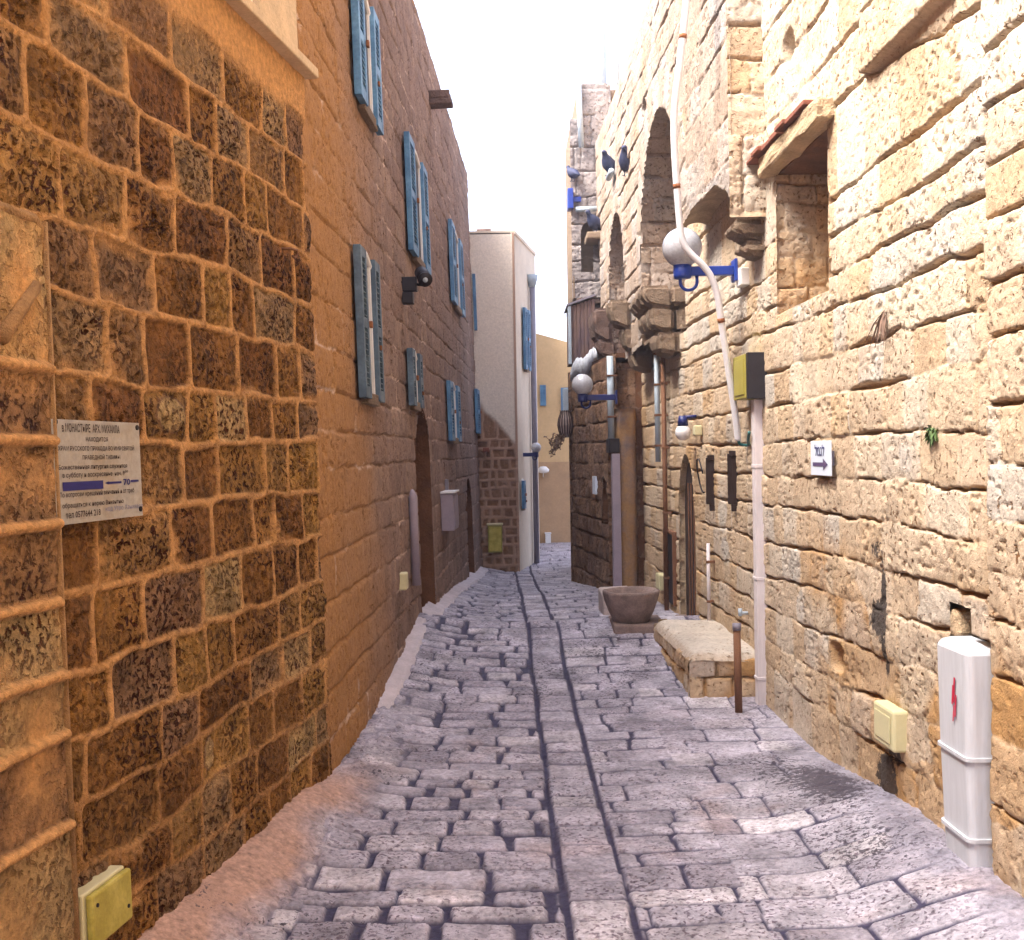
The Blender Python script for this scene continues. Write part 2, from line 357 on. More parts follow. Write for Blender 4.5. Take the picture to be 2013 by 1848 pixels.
# ------------------------------------------------------------------ masonry layout
def courses_level(z0, z1, h, jit, seed):
    r = np.random.RandomState(seed); z = z0; out = []
    while z < z1:
        out.append(([0.0, 1.0], [z, z])); z += h * (1 + jit * (r.rand() - 0.5) * 2)
    return out
def masonry(Sg, Zg, cs, wmin, wmax, seed, pert=0.01, jh=1.0, wob=0.012):
    """returns d (distance to joint), dh, dv, rand id per stone, rand2, course idx, local u, v"""
    Sp = Sg + pert * fbm(Sg, Zg, 7, 2, seed); Zp = Zg + pert * fbm(Sg, Zg, 6, 2, seed + 5)
    lo = np.full(Sg.shape, -99.0); hi = np.full(Sg.shape, 99.0); ci = np.zeros(Sg.shape, int)
    for k, (sx, sz) in enumerate(cs):
        zk = np.interp(Sp, sx, sz) + wob * fbm(Sp, Sp * 0 + k * 3.3, 1.6, 2, seed + 11)
        above = Zp >= zk
        lo = np.where(above, np.maximum(lo, zk), lo); hi = np.where(~above, np.minimum(hi, zk), hi)
        ci = ci + above
    dh = np.minimum(Zp - lo, hi - Zp)
    smin, smax = float(Sg.min()) - 1, float(Sg.max()) + 1
    dv = np.zeros(Sg.shape); R = np.zeros(Sg.shape); R2_ = np.zeros(Sg.shape); lu = np.zeros(Sg.shape)
    lv = np.clip((Zp - lo) / (hi - lo + 1e-6), 0, 1)
    for k in range(len(cs) + 1):
        msk = ci == k
        if not msk.any(): continue
        r = np.random.RandomState(seed * 131 + k)
        xs = [smin + r.rand() * wmin]
        while xs[-1] < smax: xs.append(xs[-1] + wmin + (wmax - wmin) * r.rand() ** 1.3)
        xs = np.array(xs); rr = r.rand(len(xs) + 2); r2 = r.rand(len(xs) + 2); sl = (r.rand(len(xs)) - 0.5) * 0.03
        s_ = Sp[msk]; v_ = lv[msk]
        j = np.clip(np.searchsorted(xs, s_), 1, len(xs) - 1)
        a = xs[j - 1] + sl[j - 1] * (v_ - 0.5); b = xs[j] + sl[j] * (v_ - 0.5)
        dv[msk] = np.minimum(s_ - a, b - s_); R[msk] = rr[j]; R2_[msk] = r2[j]; lu[msk] = (s_ - a) / (b - a)
    rad = 0.035
    dd = np.minimum(dh, dv)
    cr = (dh < rad) & (dv < rad)
    dd = np.where(cr, rad - np.hypot(rad - dh, rad - dv), dd)
    return dd, dh, dv, R, R2_, ci, lu, lv
def grow(a, b, f):
    out = [a]
    while out[-1] < b: out.append(out[-1] + f(out[-1]))
    return np.array(out)
def poly(w, pts, off=0.0):
    q = sorted(w.uv(x, y, off) for x, y in pts)
    return ([a for a, _ in q], [b for _, b in q])

# near left wall, traced courses
l1c = [[(141, 0), (232, 56), (337, 130), (380, 169), (450, 218), (562, 299), (612, 334)],
       [(0, 39), (155, 137), (302, 236), (369, 278), (510, 355), (612, 429)],
       [(0, 207), (98, 274), (239, 337), (334, 376), (429, 415), (503, 453), (594, 499), (626, 531)],
       [(0, 404), (105, 425), (239, 468), (295, 496), (429, 524), (552, 577), (626, 605)],
       [(84, 568), (197, 603), (302, 620), (461, 656), (584, 684), (629, 705)],
       [(77, 719), (225, 744), (285, 761), (394, 768), (520, 779), (626, 793)],
       [(85, 868), (309, 870), (415, 870), (510, 866), (626, 866)],
       [(85, 1030), (281, 1002), (366, 993), (436, 979), (563, 968), (633, 965)],
       [(116, 1169), (295, 1130), (422, 1098), (506, 1081), (577, 1063), (633, 1053)],
       [(86, 1344), (211, 1305), (254, 1281), (324, 1258), (402, 1222), (527, 1187), (640, 1137)],
       [(94, 1476), (254, 1414), (371, 1363), (469, 1304), (539, 1269), (637, 1215)],
       [(94, 1609), (164, 1578), (254, 1531), (391, 1449), (469, 1390), (566, 1340), (637, 1300)],
       [(94, 1773), (172, 1699), (258, 1656), (355, 1586), (430, 1519), (566, 1437), (633, 1394)],
       [(258, 1752), (391, 1665), (445, 1625), (520, 1565), (625, 1472)]]
CL1 = [poly(L1, p) for p in l1c]
zt = np.mean(CL1[0][1]); CL1.append(([0, 1], [zt + 0.24] * 2)); CL1.append(([0, 1], [-1.66] * 2)); CL1.append(([0, 1], [-1.9] * 2))
r1c = [[(1701, 153), (1762, 115), (1839, 69), (1908, 27)],
       [(1651, 379), (1682, 356), (1754, 299), (1819, 249), (1869, 214), (1908, 176)],
       [(1659, 452), (1731, 410), (1773, 383), (1835, 341), (1892, 302), (1950, 258)],
       [(1647, 536), (1724, 490), (1789, 456), (1819, 440), (1865, 413), (1950, 371)],
       [(1499, 655), (1685, 588), (1747, 567), (1823, 532), (1865, 505), (1938, 488)],
       [(1499, 735), (1628, 697), (1724, 666), (1762, 651), (1827, 636), (1862, 620), (1942, 609)],
       [(1499, 800), (1582, 788), (1681, 763), (1810, 738), (1847, 726), (1940, 714)],
       [(1499, 871), (1563, 865), (1681, 852), (1816, 846), (1940, 849)],
       [(1499, 936), (1681, 942), (1779, 942), (1847, 960), (1940, 964)],
       [(1499, 994), (1545, 994), (1619, 1010), (1724, 1025), (1940, 1068)],
       [(1502, 1064), (1588, 1081), (1674, 1102), (1742, 1118), (1822, 1139), (1909, 1167), (1940, 1173)],
       [(1502, 1133), (1588, 1152), (1662, 1176), (1748, 1207), (1810, 1223), (1940, 1270)],
       [(1505, 1195), (1600, 1238), (1674, 1263), (1748, 1300), (1841, 1330), (1940, 1375)],
       [(1505, 1256), (1551, 1287), (1600, 1318), (1693, 1361), (1761, 1396), (1940, 1490)],
       [(1508, 1306), (1563, 1355), (1640, 1410), (1711, 1463), (1940, 1620)]]
CR1 = [poly(R1, p) for p in r1c]
zt = max(CR1[0][1])
for i in range(1, 14): CR1.append(([0, 1], [zt + 0.27 * i] * 2))
CR1.append(([0, 1], [-1.68] * 2))

def bumpg(S_, Z_, s0, z0, ss, sz): return np.exp(-((S_ - s0) / ss) ** 2 - ((Z_ - z0) / sz) ** 2)

def stones_ridged(cs, seed, wmin=0.24, wmax=0.50, rw=0.0125, ridge=0.009, deep=0.004, low=-0.9):
    def fn(Sg, Zg):
        dd, dh, dv, R, R2_, ci, lu, lv = masonry(Sg, Zg, cs, wmin, wmax, seed, 0.015, wob=0.008)
        w = rw * (1 + 0.5 * fbm(Sg, Zg, 4, 2, seed + 2))
        worn = sstep(low - 0.35, low + 0.35, Zg + 0.35 * fbm(Sg, Zg, 1.7, 2, seed + 9))        # ridges are worn off low down
        rg = np.sqrt(np.clip(1 - (dd / w) ** 2, 0, 1))
        body = 1 - np.exp(-np.clip(dd - w, 0, 1) / 0.02)
        rough = fbm(Sg, Zg, 26, 3, seed + 1); big = fbm(Sg, Zg, 6, 2, seed + 4)
        pn = fbm(Sg, Zg, 44, 2, seed + 8)
        pits = -0.013 * sstep(0.12, 0.45, pn) * body * (0.4 + R2_)
        h = ridge * rg * (0.45 + 0.55 * worn) + (dd > w) * (-deep * 0.6 + 0.012 * body * (R2_ > 0.3) + 0.008 * rough + 0.007 * big + 0.008 * (R2_ - 0.5)) + pits
        smear = sstep(0.15, 0.5, fbm(Sg, Zg, 3.1, 3, seed + 6))
        G = np.clip(sstep(w * 1.25, w * 0.75, dd) * (0.5 + 0.5 * worn) + 0.75 * smear * sstep(0.055, 0.015, dd), 0, 1)
        G = G * (0.75 + 0.25 * fbm(Sg, Zg, 9, 2, seed + 3))
        return h, R, G, 0 * h, 0 * h
    return fn
def stones_open(cs, seed, wmin=0.2, wmax=0.5, gap=0.012, depth=0.045, rock=0.007, vj=0.35, extra=None, och=1.0, mort=0.6, wob=0.012, pil=0.008):
    def fn(Sg, Zg):
        dd, dh, dv, R, R2_, ci, lu, lv = masonry(Sg, Zg, cs, wmin, wmax, seed, 0.016, wob=wob)
        gh = gap * np.clip(0.55 + 1.5 * fbm(Sg, Zg, 1.9, 3, seed + 2), 0.12, 2.2)
        gv = gap * vj * np.clip(0.6 + 1.3 * fbm(Sg, Zg, 2.3, 2, seed + 21), 0.1, 2.0)
        jh = sstep(gh * 1.5, gh * 0.5, dh) * sstep(0.12, 0.5, gh / gap); jv = sstep(gv * 1.6, gv * 0.5, dv) * sstep(0.1, 0.5, gv / gap)
        j = np.maximum(jh, jv * 0.6)
        pillow = -pil * np.exp(-dd / 0.016)
        rough = fbm(Sg, Zg, 24, 3, seed + 1); big = fbm(Sg, Zg, 5, 3, seed + 4)
        pn = fbm(Sg, Zg, 38, 2, seed + 8)
        pits = -0.010 * sstep(0.25, 0.55, pn) * (R2_ + 0.2)
        h = -depth * j + pillow + rock * 0.55 * rough + rock * 1.2 * big + 0.012 * (R2_ - 0.5) + pits
        G = mort * np.maximum(sstep(0.010, 0.004, dd) * (1 - j), 0) * sstep(-0.1, 0.4, fbm(Sg, Zg, 2.7, 2, seed + 7))
        A = och * (0.75 * sstep(0.0, 0.5, fbm(Sg, Zg, 2.0, 3, seed + 12)) * (R > 0.35) + 0.8 * np.clip(j, 0, 1) + 0.4 * sstep(0.035, 0.0, dd) * sstep(-0.2, 0.5, fbm(Sg, Zg, 3, 2, seed + 14)))
        B = 0 * h
        if extra is not None: h, R, G, B, A = extra(Sg, Zg, h, R, G, B, A)
        return h, R, G, B, np.clip(A, 0, 0.9)
    return fn

# ------------------------------------------------------------------ GROUND
def D_of(Y):
    return np.interp(Y, [-30, 0, 6, 7.2, 8.2, 9.0, 9.34, 9.40, 9.5, 12.4, 15.5, 17.6, 22, 40], [1.6, 1.6, 1.61, 1.59, 1.50, 1.40, 1.35, 1.355, 1.44, 1.53, 1.73, 1.80, 1.80, 1.85])
def gz(X, Y):
    X = np.asarray(X, float); Y = np.asarray(Y, float)
    z = 1.6 - D_of(Y)
    wr = 1.75 - 0.028 * Y
    z = z + 0.13 * sstep(0.60, 0.0, wr - X) * sstep(6.3, 4.4, Y)
    wl = np.where(Y < 5.62, -1.758 + 0.153 * Y, -1.094 + 0.035 * Y)
    z = z + 0.06 * sstep(0.45, 0.0, X - wl) + 0.07 * sstep(0.30, 0.0, X - wl) * sstep(5.9, 5.0, Y)
    z = z - 0.018 * np.exp(-((X - 0.25) / 0.5) ** 2)
    return z
class Flat:            # layout helper for the paving
    pass
def paving(Xg, Yg):
    seed = 41
    r = np.random.RandomState(5)
    Xw = Xg - 0.045 * np.sin(Yg * 0.55) - (0.17 - 0.0095 * (Yg - 3.8)) * 0      # lanes wander a little
    Xw = Xg + 0.010 * (Yg - 3.8) + 0.012 * fbm(Yg, Yg * 0, 1.1, 2, 3)
    lanes = [(-9, -0.78, 0.09, 0.16, 0.09, 0.18), (-0.78, 0.165, 0.135, 0.215, 0.18, 0.40), (0.165, 0.40, 0.16, 0.40, 9, 10), (0.40, 0.83, 0.15, 0.27, 0.22, 0.46), (0.83, 9, 0.17, 0.30, 0.28, 0.55)]
    h = np.zeros(Xg.shape); R = np.zeros(Xg.shape); G = np.zeros(Xg.shape)
    base_r = fbm(Xg, Yg, 20, 3, 61); big = fbm(Xg, Yg, 7, 2, 62)
    for li, (xa, xb, rmin, rmax, wmin, wmax) in enumerate(lanes):
        mk = (Xw >= xa) & (Xw < xb)
        if not mk.any(): continue
        ys = [1.5 + r.rand() * 0.2]
        while ys[-1] < 27: ys.append(ys[-1] + rmin + (rmax - rmin) * r.rand())
        cs = [([-3, 3], [y, y]) for y in ys]
        x_ = Xw[mk]; y_ = Yg[mk]
        dd, dh, dv, Rr, R2_, ci, lu, lv = masonry(x_, y_, cs, wmin, wmax, 70 + li, 0.007, wob=0.007)
        if li == 2: dv = dv * 0 + 9; dd = dh
        dl = np.minimum(x_ - xa, xb - x_)
        dl = np.where(np.minimum(np.abs(x_ - 0.165), np.abs(x_ - 0.40)) < 0.13, dl, 9); dd = np.minimum(dd, dl)
        rough_lane = [1.0, 1.0, 0.75, 0.55, 0.45][li]
        gw = [0.009, 0.015, 0.014, 0.007, 0.006][li] * np.clip(1 + 1.3 * fbm(x_, y_, 3, 2, 80 + li), 0.3, 2.2)
        gl = np.where(np.abs(x_ - 0.165) < 0.12, 0.014, np.where(np.abs(x_ - 0.40) < 0.12, 0.014, 0.007)) * np.clip(1 + 1.0 * fbm(x_, y_, 2, 2, 90), 0.3, 2.0)
        rad = 0.03; a1_ = np.clip(dd - gw, 0, 1)
        jj = np.maximum(sstep(gw * 1.2, gw * 0.8, dd), sstep(gl * 1.2, gl * 0.8, dl))
        hh = -0.018 * rough_lane * jj - 0.004 * rough_lane * np.exp(-a1_ / 0.008) + rough_lane * (0.006 * base_r[mk] + 0.005 * big[mk]) + 0.007 * rough_lane * (R2_ - 0.5)
        h[mk] = hh; R[mk] = Rr; G[mk] = jj
    far = sstep(9.0, 11.0, Yg)
    # rubble and cement along the near right wall
    wr = 1.75 - 0.028 * Yg
    nearw = sstep(0.20, 0.07, wr - Xg + 0.10 * fbm(Xg, Yg, 3, 2, 33)) * sstep(6.8, 6.0, Yg)
    h = h * (1 - nearw) + nearw * 0.010 * fbm(Xg, Yg, 30, 3, 35); G = G * (1 - nearw) + nearw * 0.35; R = R * (1 - nearw) + nearw * 0.3
    wl = np.where(Yg < 5.62, -1.758 + 0.153 * Yg, -1.094 + 0.035 * Yg)
    nl = sstep(0.36, 0.20, Xg - wl + 0.08 * fbm(Xg, Yg, 4, 2, 36)) * sstep(7.6, 6.8, Yg)
    h = h * (1 - 0.6 * nl) + nl * 0.012 * fbm(Xg, Yg, 26, 3, 38); G = G * (1 - nl) + nl * 0.25 * (fbm(Xg, Yg, 14, 2, 39) > 0.05)
    dust = sstep(0.28, 0.10, Xg - wl + 0.10 * fbm(Xg, Yg, 3.0, 3, 37)) * sstep(6.0, 5.0, Yg)
    h = h * (1 - 0.8 * dust) + dust * 0.007 * fbm(Xg, Yg, 20, 3, 40); G = G * (1 - dust); R = R * (1 - dust) + 0.5 * dust
    B = 0.85 * bumpg(Xg, Yg, 1.44, 5.25, 0.14, 0.34) + 0.42 * bumpg(Xg, Yg, 1.3, 5.6, 0.2, 0.4) + 0.45 * bumpg(Xg, Yg, 1.35, 4.45, 0.25, 0.3)
    B = B + 0.25 * sstep(0.3, 0.6, fbm(Xg, Yg, 2.2, 3, 50)) + 0.36 * sstep(7.2, 7.8, Yg) * sstep(11, 8, Yg) * sstep(0.1, 0.5, fbm(Xg, Yg, 5, 2, 52))
    # the step at the crest: long kerb stones
    st = np.exp(-((Yg - 9.55) / 0.06) ** 2); G = np.maximum(G, st * 0.95)
    A = 0.95 * dust + 0.35 * nl * sstep(6.2, 4.6, Yg) * sstep(-0.5, 0.3, fbm(Xg, Yg, 2.5, 2, 43)) + 0.25 * sstep(0.25, 0.6, fbm(Xg, Yg, 2.6, 3, 44)) * sstep(9, 4, Yg)
    return h + gz(Xg, Yg), R, G, B, A
ys = grow(2.2, 26.0, lambda y: max(0.0085, 0.00042 * y * y))
xs = np.arange(-1.75, 2.15, 0.0095)
gp = patch('path', xs, ys, (0, 0, 0), (1, 0, 0), (0, 1, 0), (0, 0, 1), paving, M['PV'])
tag(gp, 'worn stone-block alley paving with two dark drainage lines', None, None, 'structure')
b = MB()
b.add([(-1.75, -14, 0), (2.15, -14, 0), (2.15, 2.25, -0.012), (-1.75, 2.25, -0.012)], [(0, 1, 2, 3)])
o = b.build('pavement', M['kerbpale'], None, origin=(0, 0, 0)); tag(o, None, None, None, 'structure')
b = MB(); b.add([(-150, -150, -0.6), (150, -150, -0.6), (150, 150, -0.6), (-150, 150, -0.6)], [(0, 1, 2, 3)])
o = b.build('ground', M['earth'], None, origin=(0, 0, -0.6)); tag(o, None, None, None, 'structure')

def kerb(name, wall, Ya, Yb, wa, wb, ha, mat, seed):
    n = int((Yb - Ya) / 0.03) + 2; V = []; Fc = []; m_ = 9
    for i in range(n):
        Y = Ya + (Yb - Ya) * i / (n - 1); t = wall.tY(Y)
        e_ = min(1, i / 14.0, (n - 1 - i) / 14.0) ** .6; p = wall.at(t, 0); wd_ = (.25 + .75 * e_) * (wa + (wb - wa) * i / (n - 1)) * (1 + 0.14 * float(fbm(Y, 0.3, 2.5, 2, seed)))
        for k in range(m_):
            f = k / (m_ - 1); X = p[0] + 0.03 - 0.06 * (1 - f) + wd_ * f
            z = float(gz(X, Y)) - .03 * (1 - e_) + ha * e_ * (1 - f) ** 1.5 + 0.008 - 0.05 * (f > 0.99) + 0.016 * float(fbm(X, Y, 13, 3, seed + 1))
            V.append((X, Y, z))
    for i in range(n - 1):
        for k in range(m_ - 1): Fc.append((i * m_ + k, i * m_ + k + 1, (i + 1) * m_ + k + 1, (i + 1) * m_ + k))
    o = link_mesh(name, V, Fc, mat, None, True); tag(o, None, None, None, 'structure'); return o
kerb('kerb', L2, 6.7, 9.34, 0.10, 0.12, 0.035, M['kerbpale'], 5)
kerb('kerb', L2, 9.5, 17.5, 0.12, 0.14, 0.05, M['kerbpale'], 6)

# ------------------------------------------------------------------ LEFT NEAR BUILDING
def solid(parent, name, pts, z0, z1, mat):       # prism of plan points
    n = len(pts); V = [(x, y, z0) for x, y in pts] + [(x, y, z1) for x, y in pts]
    Fc = [tuple(range(n - 1, -1, -1)), tuple(range(n, 2 * n))] + [(i, (i + 1) % n, n + (i + 1) % n, n + i) for i in range(n)]
    return link_mesh(name, V, Fc, mat, parent)
BL = thing('stone_building', (-3.0, 3.0, 0), 'rough porous brown stone building with raised mortar lines, nearest on the left', 'building')
tc_, zc_ = L1.uv(590, 150); ZLEDGE = zc_
t1end = 0.5 * (L1.uv(640, 1400)[0] + L1.uv(602, 250)[0])
EDGE = L1.uv(82, 900)[0]
fl1 = stones_ridged(CL1, 3)
def l1fn(Sg, Zg):
    h, R, G, B, A = fl1(Sg, Zg)
    # plaster band under the ledge
    pl = sstep(ZLEDGE - 0.27, ZLEDGE - 0.17, Zg + 0.05 * fbm(Sg, Zg, 4, 3, 77))
    hp = 0.012 + 0.004 * fbm(Sg, Zg, 9, 3, 78)
    h = h * (1 - pl) + hp * pl; G = G * (1 - pl) + 0.95 * pl
    # pale smooth patches
    for (x, y, a, b_) in ((330, 815, 0.12, 0.07), (412, 1480, 0.05, 0.07)):
        s0, z0 = L1.uv(x, y); q = sstep(0.35, 0.6, bumpg(Sg, Zg, s0, z0, a, b_)); R = R * (1 - q) + q * 0.98; h = h + 0.006 * q
    h = h - 0.012 * sstep(0.10, 0.0, Sg - EDGE) + 0.05 * sstep(-0.35, -0.0, 0) * 0
    return h, R, G, B, A
us = grow(L1.tY(2.25), t1end, lambda s: 0.0065 if s < 0.9 else 0.008)
vs = np.arange(-1.78, ZLEDGE + 0.005, 0.0068)
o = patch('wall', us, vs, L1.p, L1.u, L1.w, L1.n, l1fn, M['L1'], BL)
# pilaster / door jamb strip at the picture's left edge
def pilfn(Sg, Zg):
    cs = [poly(L1, [(0, y + 2), (75, y)], 0.03) for y in (719, 868, 1033, 1198, 1350, 1480, 1672)]
    cs = [(a, [float(np.mean(b_))] * len(b_)) for a, b_ in cs] + [([0, 1], [-1.5] * 2), ([0, 1], [-1.7] * 2)]
    dd, dh, dv, R, R2_, ci, lu, lv = masonry(Sg, Zg, cs, 5, 6, 9, 0.008, wob=0.006)
    w = 0.016; rg = np.sqrt(np.clip(1 - (dh / w) ** 2, 0, 1))
    h = 0.022 * rg + 0.005 * fbm(Sg, Zg, 22, 3, 8) + 0.010 * fbm(Sg, Zg, 5, 3, 18)
    e = sstep(EDGE, EDGE - 0.02, Sg); h = h - 0.03 * (1 - e)
    G = np.maximum(sstep(w * 1.2, w * 0.8, dh), 0.25 + 0.9 * fbm(Sg, Zg, 6, 3, 12))
    return h, 0.75 + 0.25 * R, np.clip(G, 0, 1), 0 * h, 0 * h
ztop = L1.uv(70, 432, 0.035)[1]
us = np.arange(EDGE - 1.2, EDGE + 0.01, 0.0075); vs = np.arange(-1.75, ztop, 0.0075)
o = patch('pilaster', us, vs, L1.p + L1.n * 0.045, L1.u, L1.w, L1.n, pilfn, M['L1'], BL)
b = MB()   # rounded cap + slanting rib of mortar on the pilaster, return face
b.tube([L1.at(EDGE - 1.2, ztop, 0.035), L1.at(EDGE - 0.05, ztop, 0.035), L1.at(EDGE - 0.012, ztop - 0.02, 0.03), L1.at(EDGE - 0.008, ztop - 0.1, 0.025)], 0.016, 8)
q0 = L1.uv(0, 665, 0.05); q1 = L1.uv(72, 560, 0.05)
b.tube([L1.at(q0[0], q0[1], 0.05), L1.at(q1[0], q1[1], 0.05)], [0.022, 0.016], 8)
b.hexa([L1.at(EDGE - 0.012, -1.75, 0.0), L1.at(EDGE - 0.002, -1.75, 0.0), L1.at(EDGE - 0.002, -1.75, 0.05), L1.at(EDGE - 0.012, -1.75, 0.05),
        L1.at(EDGE - 0.012, ztop, 0.0), L1.at(EDGE - 0.002, ztop, 0.0), L1.at(EDGE - 0.002, ztop, 0.05), L1.at(EDGE - 0.012, ztop, 0.05)])
o = b.build('moulding', plain('brown_mortar', (0.50, 0.28, 0.11), .95, .35, 14, bump=.5, bd=.012), BL, True)
# upper storey above the ledge
def wallbox(w, t0, t1, z0, z1, o0, o1, bev=0.0, mb=None):
    P = []
    for z in (z0, z1):
        P += [w.at(t0, z, o0), w.at(t1, z, o0), w.at(t1, z, o1), w.at(t0, z, o1)]
    mb = mb or MB(); mb.hexa(P, bev); return mb
b = wallbox(L1, L1.tY(1.5), t1end + 0.03, ZLEDGE, ZLEDGE + 0.045, -0.3, 0.075, 0.006)
o = b.build('window_ledge', M['cream'], BL); rough_mesh(o, 0.004, 9)
tw1 = L1.uv(518, 60)[0]; tw0 = tw1 - 1.3
b = wallbox(L1, tw1, t1end, ZLEDGE + 0.045, 4.2, -0.35, -0.012)
wallbox(L1, L1.tY(1.4), tw0, ZLEDGE + 0.045, 4.2, -0.35, -0.012, mb=b); wallbox(L1, tw0, tw1, ZLEDGE + 1.5, 4.2, -0.35, -0.012, mb=b)
b.build('upper_wall', M['cream'], BL)
wn = wallbox(L1, tw0, tw1, ZLEDGE + 0.045, ZLEDGE + 1.5, -0.16, -0.13).build('window', M['pane'], BL)
b = MB()
for a_, c_ in ((tw0, tw0 + .06), (tw1 - .065, tw1 - 0.002), ((tw0 + tw1) / 2 - .04, (tw0 + tw1) / 2 + .04)): wallbox(L1, a_, c_, ZLEDGE + 0.045, ZLEDGE + 1.5, -0.13, -0.04, 0.006, b)
for i in range(9): wallbox(L1, tw1 - .62 + .065 * i, tw1 - .62 + .065 * i + .04, ZLEDGE + 0.06, ZLEDGE + 1.5, -0.128, -0.08, 0, b)
wallbox(L1, tw0, tw1, ZLEDGE + 0.047, ZLEDGE + 0.11, -0.13, -0.045, 0.006, b)
b.build('frame', M['white'], wn)
# building mass
a_ = L1.at(t1end, 0, -0.36); c_ = L1.at(L1.tY(2.2), 0, -0.36)
solid(BL, 'body', [(c_[0] - .05, -12), (c_[0] - .05, 2.2), (a_[0] - .05, a_[1]), (-5, a_[1]), (-5, -12)], -0.4, 5.8, M['cream'])
solid(BL, 'rear_wall', [(-1.42, -12), (-1.42, 2.3), (-1.9, 2.3), (-1.9, -12)], -0.4, 5.8, M['L2'])

# ------------------------------------------------------------------ LEFT LONG BUILDING
B2 = thing('stone_building', (-3.0, 11.0, 0), 'long smooth brown ashlar building on the left with rows of blue shutters', 'building')
CL2 = courses_level(-2.0, 4.2, 0.215, 0.12, 12)
ZR2 = float(np.mean([L2.uv(820, 0)[1], L2.uv(880, 200)[1], L2.uv(935, 420)[1]])); print('ZR2', ZR2, [L2.uv(820, 0)[1], L2.uv(880, 200)[1], L2.uv(945, 450)[1]])
T2a, T2b = -0.02, L2.tY(17.55)
door1 = (L2.uv(822, 1000)[0], L2.uv(849, 1000)[0], L2.uv(832, 803)[1])
door2 = (L2.uv(917, 1000)[0], L2.uv(928, 1000)[0], L2.uv(921, 940)[1])
def arch_in(Sg, Zg, d, sharp=1.0):
    c = 0.5 * (d[0] + d[1]); hw = 0.5 * (d[1] - d[0]); rise = hw * sharp
    zz = Zg - (d[2] - rise)
    return (np.abs(Sg - c) < hw) & ((zz < 0) | ((np.abs(Sg - c) / hw) ** 2 + (np.clip(zz, 0, 9) / rise) ** 2 < 1))
def l2extra(Sg, Zg, h, R, G, B, A):
    A = A * 0.1 + 0.85 * sstep(2.8, 0.2, Sg + 0.5 * fbm(Sg, Zg, 1.5, 2, 3))
    return h, R, G, B, A
fn2 = stones_open(CL2, 15, 0.28, 0.70, 0.0075, 0.012, 0.005, 0.8, l2extra, 0.3, 1.0, 0.005, 0.006)
us = grow(T2a, T2b, lambda s: 0.011 + 0.0012 * s + 0.00012 * s * s); vs = np.arange(-1.98, ZR2, 0.0105)
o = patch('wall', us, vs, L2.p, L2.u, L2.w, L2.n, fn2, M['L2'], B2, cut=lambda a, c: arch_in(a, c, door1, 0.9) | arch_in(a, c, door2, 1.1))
def recess(par, w, d, depth, z0, sharp, fn, mat, leafmat, leafname='door', n=24):
    """arched jamb shell + a leaf at the back"""
    c = 0.5 * (d[0] + d[1]); hw = 0.5 * (d[1] - d[0]) + 0.004; rise = hw * sharp; zt_ = d[2] + 0.004
    prof = [(c - hw, z0), (c - hw, zt_ - rise)] + [(c - hw * math.cos(math.pi * i / n), zt_ - rise + rise * math.sin(math.pi * i / n)) for i in range(1, n)] + [(c + hw, zt_ - rise), (c + hw, z0)]
    b = MB(); V = []; Fc = []; m_ = 5
    for (t, z) in prof:
        for k in range(m_): V.append(w.at(t, z, 0.0 - depth * k / (m_ - 1)))
    for i in range(len(prof) - 1):
        for k in range(m_ - 1): Fc.append((i * m_ + k, i * m_ + k + 1, (i + 1) * m_ + k + 1, (i + 1) * m_ + k))
    b.add(V, Fc); b.build('arch_jamb', mat, par)
    b = MB(); V = [w.at(t, z, -depth + 0.004) for t, z in prof] + [w.at(t, z, -depth - 0.04) for t, z in prof]; q = len(prof)
    b.add(V, [tuple(range(q)), tuple(range(2 * q - 1, q - 1, -1))] + [(i, (i + 1) % q, q + (i + 1) % q, q + i) for i in range(q)])
    return b.build(leafname, leafmat, par)
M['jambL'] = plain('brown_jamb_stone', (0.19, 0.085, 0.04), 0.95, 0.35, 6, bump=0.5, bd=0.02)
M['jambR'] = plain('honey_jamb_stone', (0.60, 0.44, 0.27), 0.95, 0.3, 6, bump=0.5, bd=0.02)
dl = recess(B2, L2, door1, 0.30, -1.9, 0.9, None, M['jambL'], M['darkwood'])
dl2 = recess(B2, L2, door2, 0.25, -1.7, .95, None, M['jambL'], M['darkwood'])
e2 = L2.at(T2b, 0); s2 = L2.at(T2a, 0)
solid(B2, 'body', [(s2[0] - .5, s2[1] + .02), (e2[0] - .5, e2[1] - .05), (-6, e2[1] - .05), (-6, s2[1] + .02)], -0.4, 1.6 + ZR2 - 0.06, M['cream'])
P = []
for z in (ZR2 - 0.05, ZR2 - 0.005): P += [L2.at(T2a, z, -0.006), L2.at(T2b, z, -0.006), L2.at(T2b, z, -3), L2.at(T2a, z, -3)]
MB().hexa(P).build('roof', M['L2'], B2)
# the small return of wall over the nearer building's corner
wallbox(L2, T2a - 0.001, T2a + 0.03, -1.98, ZR2 - 0.06, -0.6, -0.012).build('corner_return', M['jambL'], B2)

